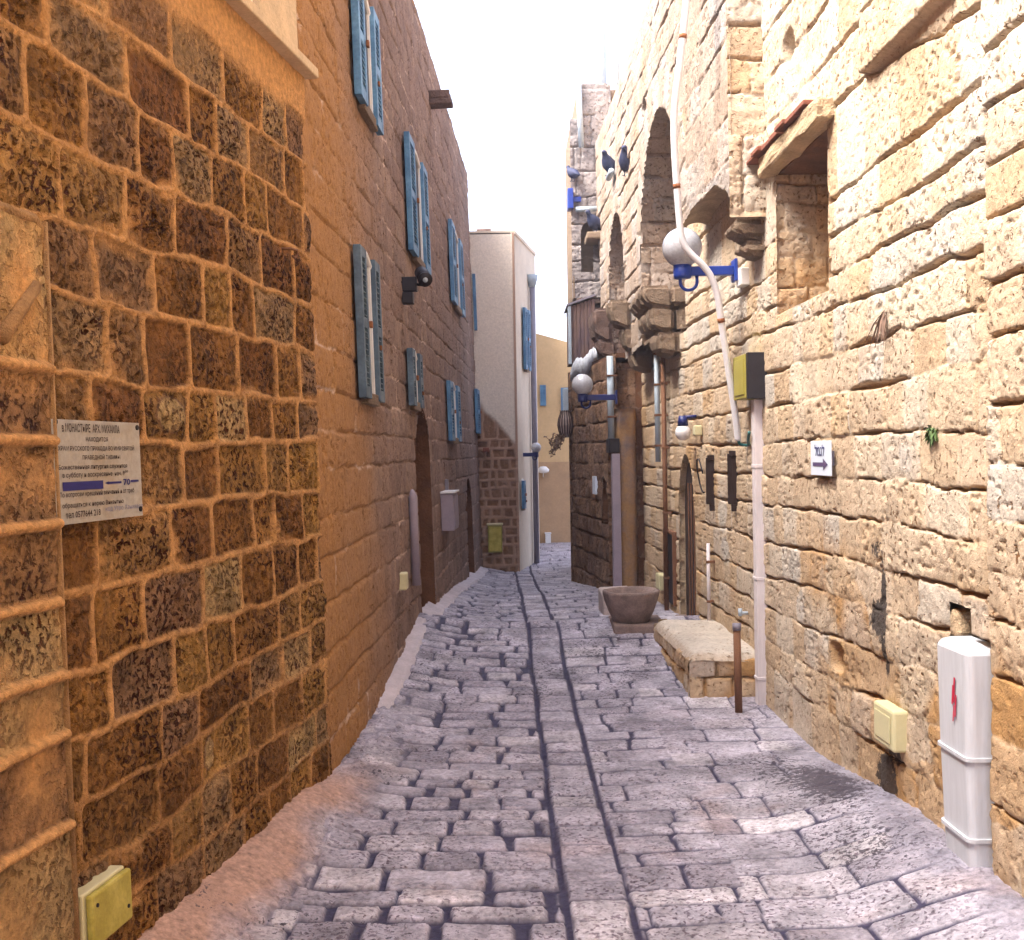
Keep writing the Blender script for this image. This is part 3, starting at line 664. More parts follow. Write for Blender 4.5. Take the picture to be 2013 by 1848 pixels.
def shutter_leaf(w, t0, t1, z0, z1, o0, th, mat, par, slats=True):
    b = MB(); fr = min(0.055, (t1 - t0) * 0.22)
    wallbox(w, t0, t0 + fr, z0, z1, o0, o0 + th, 0.004, b); wallbox(w, t1 - fr, t1, z0, z1, o0, o0 + th, 0.004, b)
    zm = 0.5 * (z0 + z1)
    for a_, c_ in ((z0, z0 + .07), (zm - .03, zm + .03), (z1 - .06, z1)): wallbox(w, t0 + fr, t1 - fr, a_, c_, o0 + 0.002, o0 + th - 0.002, 0, b)
    z = z0 + 0.08
    while z < z1 - 0.08:
        if abs(z - zm) > 0.035:
            P = []
            for (zz, oo) in ((z, o0 + th - 0.006), (z + 0.006, o0 + th - 0.003), (z + 0.026, o0 + 0.006), (z + 0.020, o0 + 0.003)):
                P.append((zz, oo))
            q = [w.at(t, zz, oo) for t in (t0 + fr, t1 - fr) for zz, oo in P]
            b.hexa([q[0], q[4], q[5], q[1], q[3], q[7], q[6], q[2]])
        z += 0.034
    wallbox(w, t0 + fr, t1 - fr, z0 + .05, z1 - .05, o0 + 0.0005, o0 + 0.003, 0, b)
    return b.build('shutter', mat, par)
def window_open(par, w, x0, x1, yt, yb, mat, fr=(0.27, 0.73), pat='arch', far_lower=0.0, off=0.062):
    t0, z1 = w.uv(x0, yt, off - .046); _, z0 = w.uv(x0, yb, off - .046); t1, _ = w.uv(x1, yt, off)
    a_ = t0 + (t1 - t0) * fr[0]; c_ = t0 + (t1 - t0) * fr[1]
    wn = wallbox(w, a_, c_, z0 + .03, z1 - .02, 0.004, 0.014).build('window', M['pane'], par)
    b = MB()       # white frame with slightly arched head
    wallbox(w, a_, a_ + .03, z0, z1 - .05, 0.004, 0.032, 0.003, b); wallbox(w, c_ - .03, c_, z0, z1 - .05, 0.004, 0.032, 0.003, b)
    pts = [w.at(a_ + (c_ - a_) * i / 10, z1 - .05 + 0.06 * math.sin(math.pi * i / 10), 0.022) for i in range(11)]
    b.tube(pts, 0.02, 8); b.build('frame', M['white'], wn)
    wallbox(w, a_ - .05, c_ + .05, z0 - .05, z0 + .02, 0.0, 0.05, 0.005).build('sill', M['corb'], wn)
    shutter_leaf(w, t0, a_ + .01, z0 - .02, z1, off - 0.046, 0.046, mat, wn)
    shutter_leaf(w, c_ - .01, t1, z0 - .02, z1, off - 0.046, 0.046, mat, wn)
    wallbox(w, a_ - .01, a_ + .03, (z0 + z1) / 2 - .03, (z0 + z1) / 2 + .01, off + .002, off + .02, 0.003).build('catch', M['rust'], wn)
    wallbox(w, c_ + .03, c_ + .06, (z0 + z1) / 2 - .13, (z0 + z1) / 2 - .10, off + .002, off + .016, 0.003).build('catch', M['rust'], wn)
    return wn
WINS = [(686, 741, -70, 160, 'blue'), (693, 745, 480, 771, 'bluegrey'), (793, 837, 258, 473, 'blue'), (880, 908, 430, 578, 'blue'), (928, 948, 538, 640, 'blue'),
        (799, 830, 684, 790, 'bluegrey'), (877, 904, 748, 862, 'blue'), (932, 953, 764, 848, 'blue')]
for (x0, x1, yt, yb, mm) in WINS: window_open(B2, L2, x0, x1, yt, yb, M[mm])
# stone water spouts at roof level
for (x0, y0, x1, y1, hh) in ((845, 193, 889, 196, 0.09), (948, 458, 968, 462, 0.10)):
    t, z = L2.uv(x0, y0); d_ = L2.at(t, z)[1]; pr = (x1 - x0) * K / F_ * d_
    b = MB(); wallbox(L2, t - .10, t + .10, z - hh, z - hh * .35, -.1, pr, 0.012, b)
    wallbox(L2, t - .10, t - .055, z - hh * .35, z + hh * .6, -.1, pr - .02, 0.012, b); wallbox(L2, t + .055, t + .10, z - hh * .35, z + hh * .6, -.1, pr - .02, 0.012, b)
    o = b.build('water_spout', M['corbd'], B2)

# ------------------------------------------------------------------ BEIGE HOUSE AT THE BEND
B3 = thing('plaster_house', (-0.5, 18.5, -0.3), 'tall beige plaster house closing the alley, rubble stone on its lower corner', 'house')
Yf = 17.6
XA, _ = img_on_y(950, 900, Yf); XB, _ = img_on_y(1019, 900, Yf); _, ZT = img_on_y(1000, 456, Yf)
XC, _ = img_on_y(1058, 900, 19.6)
cs3 = courses_level(-0.4, 1.9, 0.15, 0.2, 22)
f3 = stones_ridged(cs3, 23, 0.10, 0.22, 0.022, 0.008, 0.012, -9)
def fa3(Sg, Zg):
    h, R, G, B, A = f3(Sg, Zg)
    lim = np.interp(Sg, [XA, XA + 0.18, XA + .45, XA + .9, XB + .2], [2.3, 2.1, 1.75, 1.45, 1.3])
    pl = sstep(-0.06, 0.08, Zg - lim + 0.1 * fbm(Sg, Zg, 3, 2, 2)); edge = sstep(0.03, 0.015, np.abs(Sg - XB + 0.02))
    return h * (1 - pl) + 0.01 * pl + 0.012 * edge, R, np.clip(G * (1 - pl) + edge, 0, 1), 0 * h, pl
M['L3'] = stone_mat('rubble_and_plaster', [(0.17, 0.085, 0.045), (0.24, 0.13, 0.07), (0.30, 0.17, 0.10)], (0.42, 0.27, 0.19), ochre=(0.74, 0.65, 0.54), pit=20, pitw=1.2, pitcol=(0.6, 0.5, 0.4), var=0.2)
us = np.arange(XA - 0.8, XB + 0.001, 0.014); vs = np.arange(-0.5, ZT, 0.014)
patch('rubble_wall', us, vs, (0, Yf, 0), (1, 0, 0), (0, 0, 1), (0, -1, 0), fa3, M['L3'], B3)
solid(B3, 'body', [(XA - 3, Yf + .03), (XB - .003, Yf + .03), (XC, 19.6), (XC, 24), (XA - 3, 24)], -0.6, ZT - 0.02, M['plaster'])
W3 = Wall(XB, Yf, (XC - XB) / (19.6 - Yf), 0, 1)
window_open(B3, W3, 1027, 1043, 604, 722, M['blue'], (0.35, 0.65))
window_open(B3, W3, 1025, 1034, 945, 998, M['blue'], (0.45, 0.55))
b = MB(); x_, z_ = img_on_y(1009, 456, Yf)
b.hexa([(XA - .6, Yf - .01, ZT - .03), (XB + .01, Yf - .01, ZT - .03), (XC + .02, 19.6, ZT - .03), (XA - .6, 19.6, ZT - .03)] + [(XA - .6, Yf - .01, ZT + .02), (XB + .01, Yf - .01, ZT + .02), (XC + .02, 19.6, ZT + .02), (XA - .6, 19.6, ZT + .02)])
b.build('parapet', M['plaster'], B3)

DP = thing('downpipe', W3.at(W3.tY(19.3), -1.8, 0.06), 'grey downpipe with funnel head on the beige house at the bend', 'drainpipe')
t_ = W3.uv(1050, 800, .06)[0]; zt_ = W3.uv(1050, 545, .06)[1]
b = MB(); b.tube([W3.at(t_, -1.9, .06), W3.at(t_, zt_ - .15, .06)], 0.045, 10); b.build('pipe', M['greypipe'], DP, True)
b = MB(); b.tube([W3.at(t_, zt_ - .2, .06), W3.at(t_, zt_ - .08, .06), W3.at(t_, zt_, .06)], [0.05, 0.085, 0.10], 10); b.build('funnel_head', M['palepipe'], DP, True)

# ------------------------------------------------------------------ FAR OCHRE BUILDING
B4 = thing('plaster_building', (1.5, 26, -0.3), 'low ochre plaster building farthest down the alley behind the bend', 'building')
Yb = 23.0
xa, za = img_on_y(1045, 655, Yb); xb, zb = img_on_y(1135, 692, Yb + .5)
W4 = Wall(xa, Yb, 0.0, 0, 1)
V = [(xa - 1, Yb, -.6), (xb + 2, Yb, -.6), (xb + 2, Yb + 4, -.6), (xa - 1, Yb + 4, -.6), (xa - 1, Yb, za + .32), (xb + 2, Yb, zb - .5), (xb + 2, Yb + 4, zb - .5), (xa - 1, Yb + 4, za + .32)]
MB().hexa(V).build('body', M['plaster2'], B4)
def flat_window(par, x0, x1, y0, y1, Y, mat):
    X0, Z0 = img_on_y(x0, y1, Y); X1, Z1 = img_on_y(x1, y0, Y)
    wn = MB().box((X0, Y - .02, Z0), (X1, Y - .003, Z1)).build('window', M['pane'], par)
    for i in range(2):
        b = MB(); a_ = X0 + (X1 - X0) * i / 2; c_ = a_ + (X1 - X0) / 2 - .004
        b.box((a_, Y - .05, Z0), (a_ + .035, Y - .022, Z1), .003); b.box((c_ - .035, Y - .05, Z0), (c_, Y - .022, Z1), .003)
        z = Z0
        while z < Z1 - .02: b.box((a_ + .035, Y - .045, z), (c_ - .035, Y - .03, z + .03)); z += .045
        b.build('shutter', mat, wn)
flat_window(B4, 1062, 1073, 757, 798, Yb, M['blue']); flat_window(B4, 1103, 1117, 762, 812, Yb, M['blue'])
_, zc = img_on_y(1090, 908, Yb)
MB().box((xa - .5, Yb - .012, -.6), (xb + 1, Yb - .002, zc)).build('plinth_band', M['orange_plaster'] if False else plain('darker_plinth', (0.46, 0.30, 0.17), 0.95, 0.15, 3, bump=0.2), B4)

# ------------------------------------------------------------------ RIGHT NEAR BUILDING
BR = thing('stone_building', (3.0, 6.0, 0), 'tall honey-coloured block wall building on the right with corbelled arches above', 'building')
TQ = R1.uv(1938, 900)[0]
n0 = R1.uv(1525, 470); n1 = R1.uv(1628, 400); NZT = R1.uv(1628, 245)[1]; NZB = R1.uv(1628, 572)[1]
NICHE = (n1[0], n0[0], NZB, NZT)                           # t0 (near), t1 (far), z0, z1
hole = (R1.uv(1908, 1230)[0], R1.uv(1862, 1230)[0], R1.uv(1890, 1262)[1], R1.uv(1890, 1190)[1])
door = (R1.uv(1366, 1000)[0], R1.uv(1334, 1000)[0], R1.uv(1350, 893)[1])
door = (min(door[:2]), max(door[:2]), door[2])
T_P0 = P1.uv(1436, 300)[0]
TEND = R1.tY(12.35)
ZP = 1.02                        # underside level of the projecting storey
def hole_in(a, c): return (a > hole[0]) & (a < hole[1]) & (c > hole[2]) & (c < hole[3])
def r1extra(Sg, Zg, h, R, G, B, A):
    # broken / ochre stones in the lower part near the meter box
    low = sstep(-0.35, -0.75, Zg) * sstep(6.6, 5.2, Sg)
    A = np.clip(A * (0.5 + 0.55 * low) + 0.40 * low * (fbm(Sg, Zg, 2.2, 2, 91) > -0.1) + 0.5 * sstep(6.5, 9, Sg) * sstep(1.3, -0.4, Zg) * 0.5, 0, 0.85)
    h = h + low * 0.022 * fbm(Sg, Zg, 4.5, 3, 92)
    def at(x, y): return R1.uv(x, y)
    for (x, y, a, b_, k) in ((1738, 1150, .030, .10, .95), (1728, 1215, .13, .09, 1.0), (1742, 1300, .045, .10, .8), (1725, 1080, .12, .07, .55), (1738, 1530, .14, .12, 1.1), (1760, 1480, .1, .06, .6)):
        s0, z0 = at(x, y); B = B + k * bumpg(Sg, Zg, s0, z0, a, b_)
    for (x, y, a, b_) in ((1562, 1110, .12, .15), (1573, 1190, .10, .10), (1420, 1010, .18, .14), (1425, 1080, .15, .10), (1730, 550, .14, .11), (1860, 450, .16, .12), (1780, 900, .08, .06)):
        s0, z0 = at(x, y); q = 0.9 * sstep(0.3, 0.6, bumpg(Sg, Zg, s0, z0, a, b_) + 0.25 * fbm(Sg, Zg, 9, 2, 5)); R = R * (1 - q) + 0.8 * q; A = A * (1 - q)
    # the long shallow ledge
    s0, z0 = at(1705, 155); s1, z1_ = at(1885, 45)
    lg = (Sg < max(s0, s1)) & (Sg > min(s0, s1)); h = h + np.where(lg, 0.05 * sstep(z0 - .005, z0 + .02, Zg) * sstep(z0 + 0.9, z0 + 0.05, Zg), 0)
    A = A * np.where(lg & (Zg < z0 + .02) & (Zg > z0 - .12), 1.0, 1.0)
    # recessed pocket in the lower courses
    s0, z0 = at(1648, 1292); h = h - 0.07 * sstep(.35, .6, np.exp(-((Sg - s0) / .10) ** 4 - ((Zg - z0) / .075) ** 4)); A = A + 0.7 * np.exp(-((Sg - s0) / .11) ** 4 - ((Zg - z0) / .085) ** 4)
    s0, z0 = at(1549, 95); h = h - 0.09 * sstep(.3, .6, bumpg(Sg, Zg, s0, z0, .13, .10))
    # groove of the meter box
    mt = (Sg > MET[0] - 0.03) & (Sg < MET[1] + 0.05) & (Zg < MET[2] + 0.02); h = np.where(mt, -0.045 + 0.3 * h, h); A = np.where(mt, 0.75, A)
    A = A * (1 - 0.65 * sstep(0.1, 1.2, Zg) * sstep(7.5, 6.5, Sg)); G = G * (1 - 0.5 * low)
    return h, R, G, B, A
MET = (R1.uv(1932, 1500, .02)[0], R1.uv(1858, 1500, .04)[0], R1.uv(1890, 1262, .04)[1])
fR = stones_open(CR1, 31, 0.20, 0.50, 0.0085, 0.040, 0.0045, 0.28, r1extra, 1.0, 0.7, 0.010, 0.005)
CRQ = [(sx, [z + 0.09 for z in sz]) for sx, sz in CR1]
fRq = stones_open(CRQ, 33, 0.3, 0.6, 0.0085, 0.040, 0.005, 0.28, r1extra, 1.0, 0.7, 0.012, 0.005)
def fR1(Sg, Zg):
    a = fR(Sg, Zg); c = fRq(Sg, Zg)
    m_ = Sg < TQ + 0.015 * fbm(Zg, Zg * 0, 3, 2, 1)
    out = [np.where(m_, q, p) for p, q in zip(a, c)]
    out[0] = out[0] - 0.03 * np.exp(-((Sg - TQ) / 0.010) ** 2) + 0.006 * m_
    return out
def cutR1(a, c):
    n_ = (a > NICHE[0]) & (a < NICHE[1]) & (c > NICHE[2]) & (c < NICHE[3] + 0.0)
    return n_ | hole_in(a, c) | arch_in(a, c, door, 1.5) | ((a > T_P0 + .3) & (c > 1.85)) | ((a > R1.uv(1346, 500)[0]) & (c > 1.0))
us = grow(R1.tY(2.9), TEND, lambda s: max(0.0065, 0.0005 * s * s)); vs = np.concatenate([np.arange(-1.75, 1.9, 0.0075), np.arange(1.9, 4.6, 0.012)])
patch('wall', us, vs, R1.p, R1.u, R1.w, R1.n, fR1, M['R1'], BR, cut=cutR1)
# deep window niche : far jamb, near jamb, back, soffit, sill
dN = 0.36
csn = courses_level(-1, 3, 0.17, 0.3, 51)
fj = stones_open(csn, 52, 0.12, 0.28, 0.012, 0.03, 0.012, 0.6, lambda a, c, h, R, G, B, A: (h, R, G, B, np.clip(A * .6 + 0.2, 0, .85)), 1, .5)
uo = np.arange(0, dN + .008, 0.008); vv = np.arange(NICHE[2] - .02, NICHE[3] + .03, 0.008)
nf = -R1.u
patch('niche_jamb', uo, vv, R1.at(NICHE[1], 0, 0) , -R1.n, R1.w, nf, fj, M['R1'], BR)
patch('niche_jamb', uo, vv, R1.at(NICHE[0], 0, 0), -R1.n, R1.w, -nf, fj, M['R1'], BR)
uu = np.arange(NICHE[0] - .02, NICHE[1] + .02, 0.012)
patch('niche_back', uu, vv, R1.p - R1.n * dN, R1.u, R1.w, R1.n, fj, M['R1'], BR)
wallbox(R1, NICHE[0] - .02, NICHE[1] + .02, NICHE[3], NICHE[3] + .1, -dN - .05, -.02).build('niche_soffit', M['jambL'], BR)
o = wallbox(R1, NICHE[0] - .05, NICHE[1] + .05, NICHE[2] - .07, NICHE[2] + .005, -dN - .05, 0.0, .01).build('niche_sill', M['jambR'], BR); rough_mesh(o, .012, 5, 2, 3)
# sloping lintel slab with clay tiles above the niche
lt0 = R1.uv(1612, 205, .08); lt1 = R1.uv(1508, 290, .08)
o = wallbox(R1, NICHE[0] - .10, NICHE[1] + .06, NICHE[3] + .0, NICHE[3] + .11, -.02, .085, .012).build('lintel', M['jambR'], BR); rough_mesh(o, .018, 7, 5, 6); rough_mesh(o, .010, 22, 6)
b = MB()
random.seed(4)
t = NICHE[0] + .02
while t < NICHE[1] + .10:
    wallbox(R1, t, t + .17, NICHE[3] + .115 + random.uniform(-.006, .006), NICHE[3] + .14 + random.uniform(-.004, .006), -.02, .12 + random.uniform(-.02, .01), .004, b); t += .178
b.build('lintel_tiles', M['tile'], BR)
b = MB(); random.seed(9)      # loose rubble filling the back of the niche
for i in range(34):
    t = random.uniform(NICHE[0], NICHE[1]); z = random.uniform(NICHE[2], NICHE[2] + .42); s_ = random.uniform(.03, .07)
    bb = bmesh.new(); bmesh.ops.create_icosphere(bb, subdivisions=2, radius=s_)
    for v in bb.verts: v.co = Vector((v.co.x * random.uniform(.9, 1.1), v.co.y * 1.2, v.co.z * .75)) + Vector(R1.at(t, z, -dN + .02).tolist())
    b.bm(bb)
b.build('niche_rubble', M['jambR'], BR)
# hole above the meter box
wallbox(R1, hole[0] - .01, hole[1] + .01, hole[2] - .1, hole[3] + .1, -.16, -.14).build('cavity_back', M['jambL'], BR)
o = wallbox(R1, hole[0] + .15, hole[1] + .02, hole[2], hole[3] - .03, -.13, -.008, .02).build('loose_block', M['jambR'], BR); rough_mesh(o, .01, 8, 3, 3)
dd_ = recess(BR, R1, door, 0.06, -1.75, 1.5, None, M['jambR'], M['darkwood'])
b = MB(); tm = (door[0] + door[1]) / 2
for i in range(5): wallbox(R1, door[0] + .04 + i * .13, door[0] + .06 + i * .13, -1.7, door[2] - .25, -.056, -.046, 0.002, b)
b.build('door_ribs', M['rustpipe'], dd_)
wallbox(R1, door[0] + .02, door[1] - .02, -1.75, -1.45, -.05, .05, .01).build('door_step', M['trough'], BR)
e_ = R1.at(TEND, 0)
solid(BR, 'body', [(1.75 - .028 * 2.9 + .55, -12), (1.75 - .028 * 2.9 + .55, 2.9), (e_[0] + .55, e_[1] + 4), (6, e_[1] + 4), (6, -12)], -0.4, 1.6 + 4.55, M['cream'])
solid(BR, 'sky_blocker', [(2.0, -12), (1.78, 6.9), (6, 6.9), (6, -12)], 6.16, 10.5, M['jambR'])  # unseen mass added to cut sky light on left wall and paving
solid(BR, 'rear_wall', [(1.69, -12), (1.67, 2.93), (2.2, 2.93), (2.2, -12)], -0.4, 6.2, M['jambR'])
wallbox(R1, R1.tY(2.9), T_P0 + .4, 4.52, 4.58, -.8, -.02).build('roof', M['jambR'], BR)

# projecting upper storey with tall blind arches
P1END = P1.tY(16.2); ZRP = 3.93
A1 = (P1.uv(1336, 350)[0], P1.uv(1258, 350)[0]); A1T = P1.uv(1290, 222)[1]
A2 = (P1.uv(1226, 500)[0], P1.uv(1197, 500)[0]); A2T = P1.uv(1207, 425)[1]
A3 = (P1.uv(1181, 560)[0], P1.uv(1167, 560)[0]); A3T = P1.uv(1173, 468)[1]
def parch(a, c, A_, zt_):
    c0 = (A_[0] + A_[1]) / 2; hw = (A_[1] - A_[0]) / 2; rise = hw * 1.05
    zz = c - (zt_ - rise); return (np.abs(a - c0) < hw) & ((zz < 0) | (((a - c0) / hw) ** 2 + (np.clip(zz, 0, 9) / rise) ** 2 < 1))
PB = lambda a: np.interp(a, [T_P0, T_P0 + .15, T_P0 + .45, A1[0] - .45, A1[0], A1[0] + .02, A1[1], A2[0], 99], [1.50, 1.60, 1.70, 1.72, 1.66, 1.0, 1.0, .95, .95])
TCUT = R1.uv(1346, 500)[0]
def cutP(a, c): return parch(a, c, A1, A1T) | parch(a, c, A2, A2T) | parch(a, c, A3, A3T) | (c < PB(a))
CP = courses_level(0.3, 4.3, 0.24, 0.15, 61)
def pextra(Sg, Zg, h, R, G, B, A):
    for (x, y) in ((1264, 215), (1234, 322), (1198, 330)):
        s0, z0 = P1.uv(x, y); h = h - 0.12 * sstep(.35, .6, bumpg(Sg, Zg, s0, z0, .12 if x > 1240 else .2, .09))
    # voussoir ring
    for A_, zt_ in ((A1, A1T), (A2, A2T), (A3, A3T)):
        c0 = (A_[0] + A_[1]) / 2; hw = (A_[1] - A_[0]) / 2; rise = hw * 1.05; zz = Zg - (zt_ - rise)
        rr = np.sqrt(((Sg - c0) / hw) ** 2 + (np.clip(zz, 0, 9) / rise) ** 2); ring = (rr > 1) & (rr < 1.28) & (zz > 0)
        an = np.arctan2(zz, Sg - c0); k = an * 4.2; fr_ = np.abs(k - np.round(k)); h = np.where(ring, 0.008 - 0.012 * (fr_ < .05), h); R = np.where(ring, 0.35 + .3 * (np.round(k + .5) % 2), R)
        A = np.where(ring, A * .3, A)
    A = A * 0.55
    return h, R, G, B, A
fP = stones_open(CP, 62, 0.22, 0.5, 0.008, 0.05, 0.0045, 0.28, pextra, 1, .6, 0.012, 0.004)
us = grow(T_P0, P1END, lambda s: max(0.016, 0.00042 * s * s)); vs = np.arange(0.88, ZRP, 0.0125)
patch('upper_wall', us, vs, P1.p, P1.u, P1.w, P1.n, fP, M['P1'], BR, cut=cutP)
ww = 0.62
fpil = stones_open(courses_level(0.1, 4.5, .22, .1, 71), 72, .3, .7, .009, .035, .008, .5, lambda a, c, h, R, G, B, A: (h, R, G, B, A * .4 + .1), 1, .4)
# face towards us at the near end of the projection
patch('upper_return', np.arange(-.01, .22, .01), np.arange(1.40, ZRP + .7, .01), P1.at(T_P0, 0, 0), -P1.n, P1.w, -P1.u, fpil, M['R1'], BR)
# pillars between the arches : their near faces look down the alley
for A_, zt_, zb in ((A1, A1T, 1.0), (A2, A2T, 0.95), (A3, A3T, .95)):
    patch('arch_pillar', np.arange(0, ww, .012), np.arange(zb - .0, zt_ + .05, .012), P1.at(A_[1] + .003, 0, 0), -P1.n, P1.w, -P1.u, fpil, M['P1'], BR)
    wallbox(P1, A_[0] - .1, A_[1] + .0, 1.0, zt_ + .3, -ww - .05, -ww + .0).build('arch_back', M['jambR'], BR)
    # intrados (arch soffit)
    c0 = (A_[0] + A_[1]) / 2; hw = (A_[1] - A_[0]) / 2 + .004; rise = hw * 1.05; nn = 150; mm_ = 40
    an = np.linspace(math.pi, 0, nn + 1); al = (math.pi - an) * (hw + rise) / 2 + .2; dpt = np.linspace(0, ww, mm_)
    DG, AG = np.meshgrid(dpt, al, indexing='xy'); hh_, R_s, G_s, B_s, A_s = fpil(DG, AG)
    V = []
    for i_ in range(nn + 1):
        ca, sa = math.cos(an[i_]), math.sin(an[i_])
        for k_ in range(mm_):
            h_ = float(hh_[i_, k_]); V.append(P1.at(c0 + (hw - h_) * ca, zt_ + .004 - rise + (rise - h_) * sa, -dpt[k_]))
    Fc = [(i_ * mm_ + k_, i_ * mm_ + k_ + 1, (i_ + 1) * mm_ + k_ + 1, (i_ + 1) * mm_ + k_) for i_ in range(nn) for k_ in range(mm_ - 1)]
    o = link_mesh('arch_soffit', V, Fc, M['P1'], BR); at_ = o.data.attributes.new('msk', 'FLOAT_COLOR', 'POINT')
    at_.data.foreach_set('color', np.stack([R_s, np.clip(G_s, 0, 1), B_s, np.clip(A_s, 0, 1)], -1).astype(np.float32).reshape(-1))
P = []
for z in (ZRP - .05, ZRP - .004): P += [P1.at(T_P0, z, -.01), P1.at(P1END, z, -.01), P1.at(P1END, z, -1.2), P1.at(T_P0, z, -1.2)]
MB().hexa(P).build('upper_roof', M['jambR'], BR)
# vaulted underside of the projection (curved shadowed corbel course)
b = MB(); V = []; Fc = []; ts_ = np.arange(T_P0, A1[0] + .01, .06)
for t in ts_:
    for k in range(6):
        f = k / 5; V.append(P1.at(t, float(PB(t)) + .004 + .05 * math.sin(f * 2.6), -.215 * f))
for i in range(len(ts_) - 1):
    for k in range(5): Fc.append((i * 6 + k, i * 6 + k + 1, i * 6 + k + 7, i * 6 + k + 6))
b.add(V, Fc); o = b.build('vaulted_underside', M['jambR'], BR, False)
# corbels: stepped blocks carrying the pillars
def corbel(x0, x1, Y, tiers, mat, seed):
    """tiers: (x0,x1,y0,y1) picture rectangles, far to the wall"""
    random.seed(seed); b = MB()
    for (a, c, y0, y1, dep) in tiers:
      XA_, Z1 = img_on_y(a, y0, Y); XB_, _ = img_on_y(c, y0, Y); _, Z0 = img_on_y(c, y1, Y); XB_ += .12
      ny = max(1, int(round(dep / .34))); nx = max(1, int(round((XB_ - XA_) / .24)))
      for ix in range(nx):
       for iy in range(ny):
        jx = random.uniform(-.02, .02); X0 = XA_ + (XB_ - XA_) * ix / nx + (jx if ix else 0); X1 = XA_ + (XB_ - XA_) * (ix + 1) / nx - .12 + .004 + jx
        mb = MB(); mb.box((X0, Y + dep * iy / ny + (random.uniform(-.02, .03) if True else 0), Z0 + (random.uniform(-.03, .01))), (X1 + .12, Y + dep * (iy + 1) / ny - .006, Z1 + .004))
        bm_ = bmesh.new(); vs_ = [bm_.verts.new(p) for p in mb.v]; [bm_.faces.new([vs_[i] for i in f]) for f in mb.f]
        bmesh.ops.recalc_face_normals(bm_, faces=list(bm_.faces)); bmesh.ops.bevel(bm_, geom=list(bm_.edges), offset=.035, segments=3, affect='EDGES')
        bmesh.ops.triangulate(bm_, faces=list(bm_.faces)); bmesh.ops.subdivide_edges(bm_, edges=list(bm_.edges), cuts=4, use_grid_fill=True)
        from mathutils import noise as mn
        for v in bm_.verts:      # round the outer lower edge
            fx = (v.co.x - X0) / (X1 - X0 + .12); fz = (v.co.z - Z0) / (Z1 - Z0 + 1e-6)
            k = (max(0, .7 - fx) * max(0, .6 - fz)) if ix == 0 else 0; v.co.x += k * .9 * (X1 - X0); v.co.z += k * .5 * (Z1 - Z0)
            v.co += mn.noise_vector(v.co * 5 + Vector((seed, 0, 0))) * .014 + mn.noise_vector(v.co * 16) * .008
        b.bm(bm_)
    return b.build('corbel', mat, BR, False)
YC1 = P1.at(A1[1], 0)[1]
corbel(0, 0, 9.9, [(1262, 1350, 560, 600, 1.2), (1276, 1350, 602, 648, .9), (1290, 1350, 650, 698, .5)], M['corb'], 2)
wallbox(P1, P1.tY(9.95), A1[1] + .1, .985, 1.02, -.6, -.02).build('arch_sill', M['corb'], BR)
corbel(0, 0, YC1 + .75, [(1196, 1262, 588, 640, .36), (1222, 1290, 640, 690, .36), (1240, 1300, 690, 730, .36)], M['corb'], 3)
YC2 = P1.at(A2[1], 0)[1]
corbel(0, 0, YC2 - .05, [(1165, 1262, 606, 668, .8), (1172, 1262, 668, 700, .7), (1200, 1275, 686, 735, .6)], M['corbd'], 4)
corbel(0, 0, P1.at(T_P0, 0)[1] + .05, [(1443, 1500, 430, 470, .35), (1462, 1505, 470, 505, .3)], M['corb'], 5)

# ------------------------------------------------------------------ RIGHT FAR BUILDING (dark, weathered) with tower
B5 = thing('stone_house', (2.0, 14.0, -0.3), 'narrow dark weathered stone house on the right, its tower wall above wooden boards', 'house')
CR2 = courses_level(-2.2, 1.4, .23, .15, 81)
T5 = R2.tY(15.25)
def f5x(a, c, h, R, G, B, A): return h + 0.03 * fbm(a, c, 2.2, 3, 5), R, G, B, A * .15
us = np.arange(0, T5, .012); vs = np.arange(-2.1, 1.06, .012)
nic = (R2.uv(1196, 960)[0], R2.uv(1184, 960)[0], R2.uv(1189, 936)[1]); nic = (min(nic[:2]), max(nic[:2]), nic[2])
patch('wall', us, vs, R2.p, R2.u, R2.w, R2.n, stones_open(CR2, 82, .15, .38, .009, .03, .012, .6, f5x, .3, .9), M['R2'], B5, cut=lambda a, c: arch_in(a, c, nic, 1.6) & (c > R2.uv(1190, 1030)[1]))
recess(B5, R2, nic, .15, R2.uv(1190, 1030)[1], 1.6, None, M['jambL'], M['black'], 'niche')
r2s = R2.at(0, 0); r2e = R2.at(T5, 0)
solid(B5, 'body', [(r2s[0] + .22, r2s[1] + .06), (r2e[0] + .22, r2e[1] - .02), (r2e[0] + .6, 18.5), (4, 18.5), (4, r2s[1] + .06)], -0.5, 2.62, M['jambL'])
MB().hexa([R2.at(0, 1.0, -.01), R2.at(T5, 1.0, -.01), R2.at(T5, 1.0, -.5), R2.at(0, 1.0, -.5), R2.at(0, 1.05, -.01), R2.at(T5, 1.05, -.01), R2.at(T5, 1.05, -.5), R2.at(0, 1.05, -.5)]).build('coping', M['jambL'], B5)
patch('end_wall', np.arange(-.02, .5, .015), np.arange(-2.1, 1.06, .015), R2.at(T5, 0), (1, 0, 0), (0, 0, 1), (0, 1, 0), stones_open(CR2, 84, .15, .38, .009, .03, .012, .6, f5x, .3, .9), M['R2'], B5)
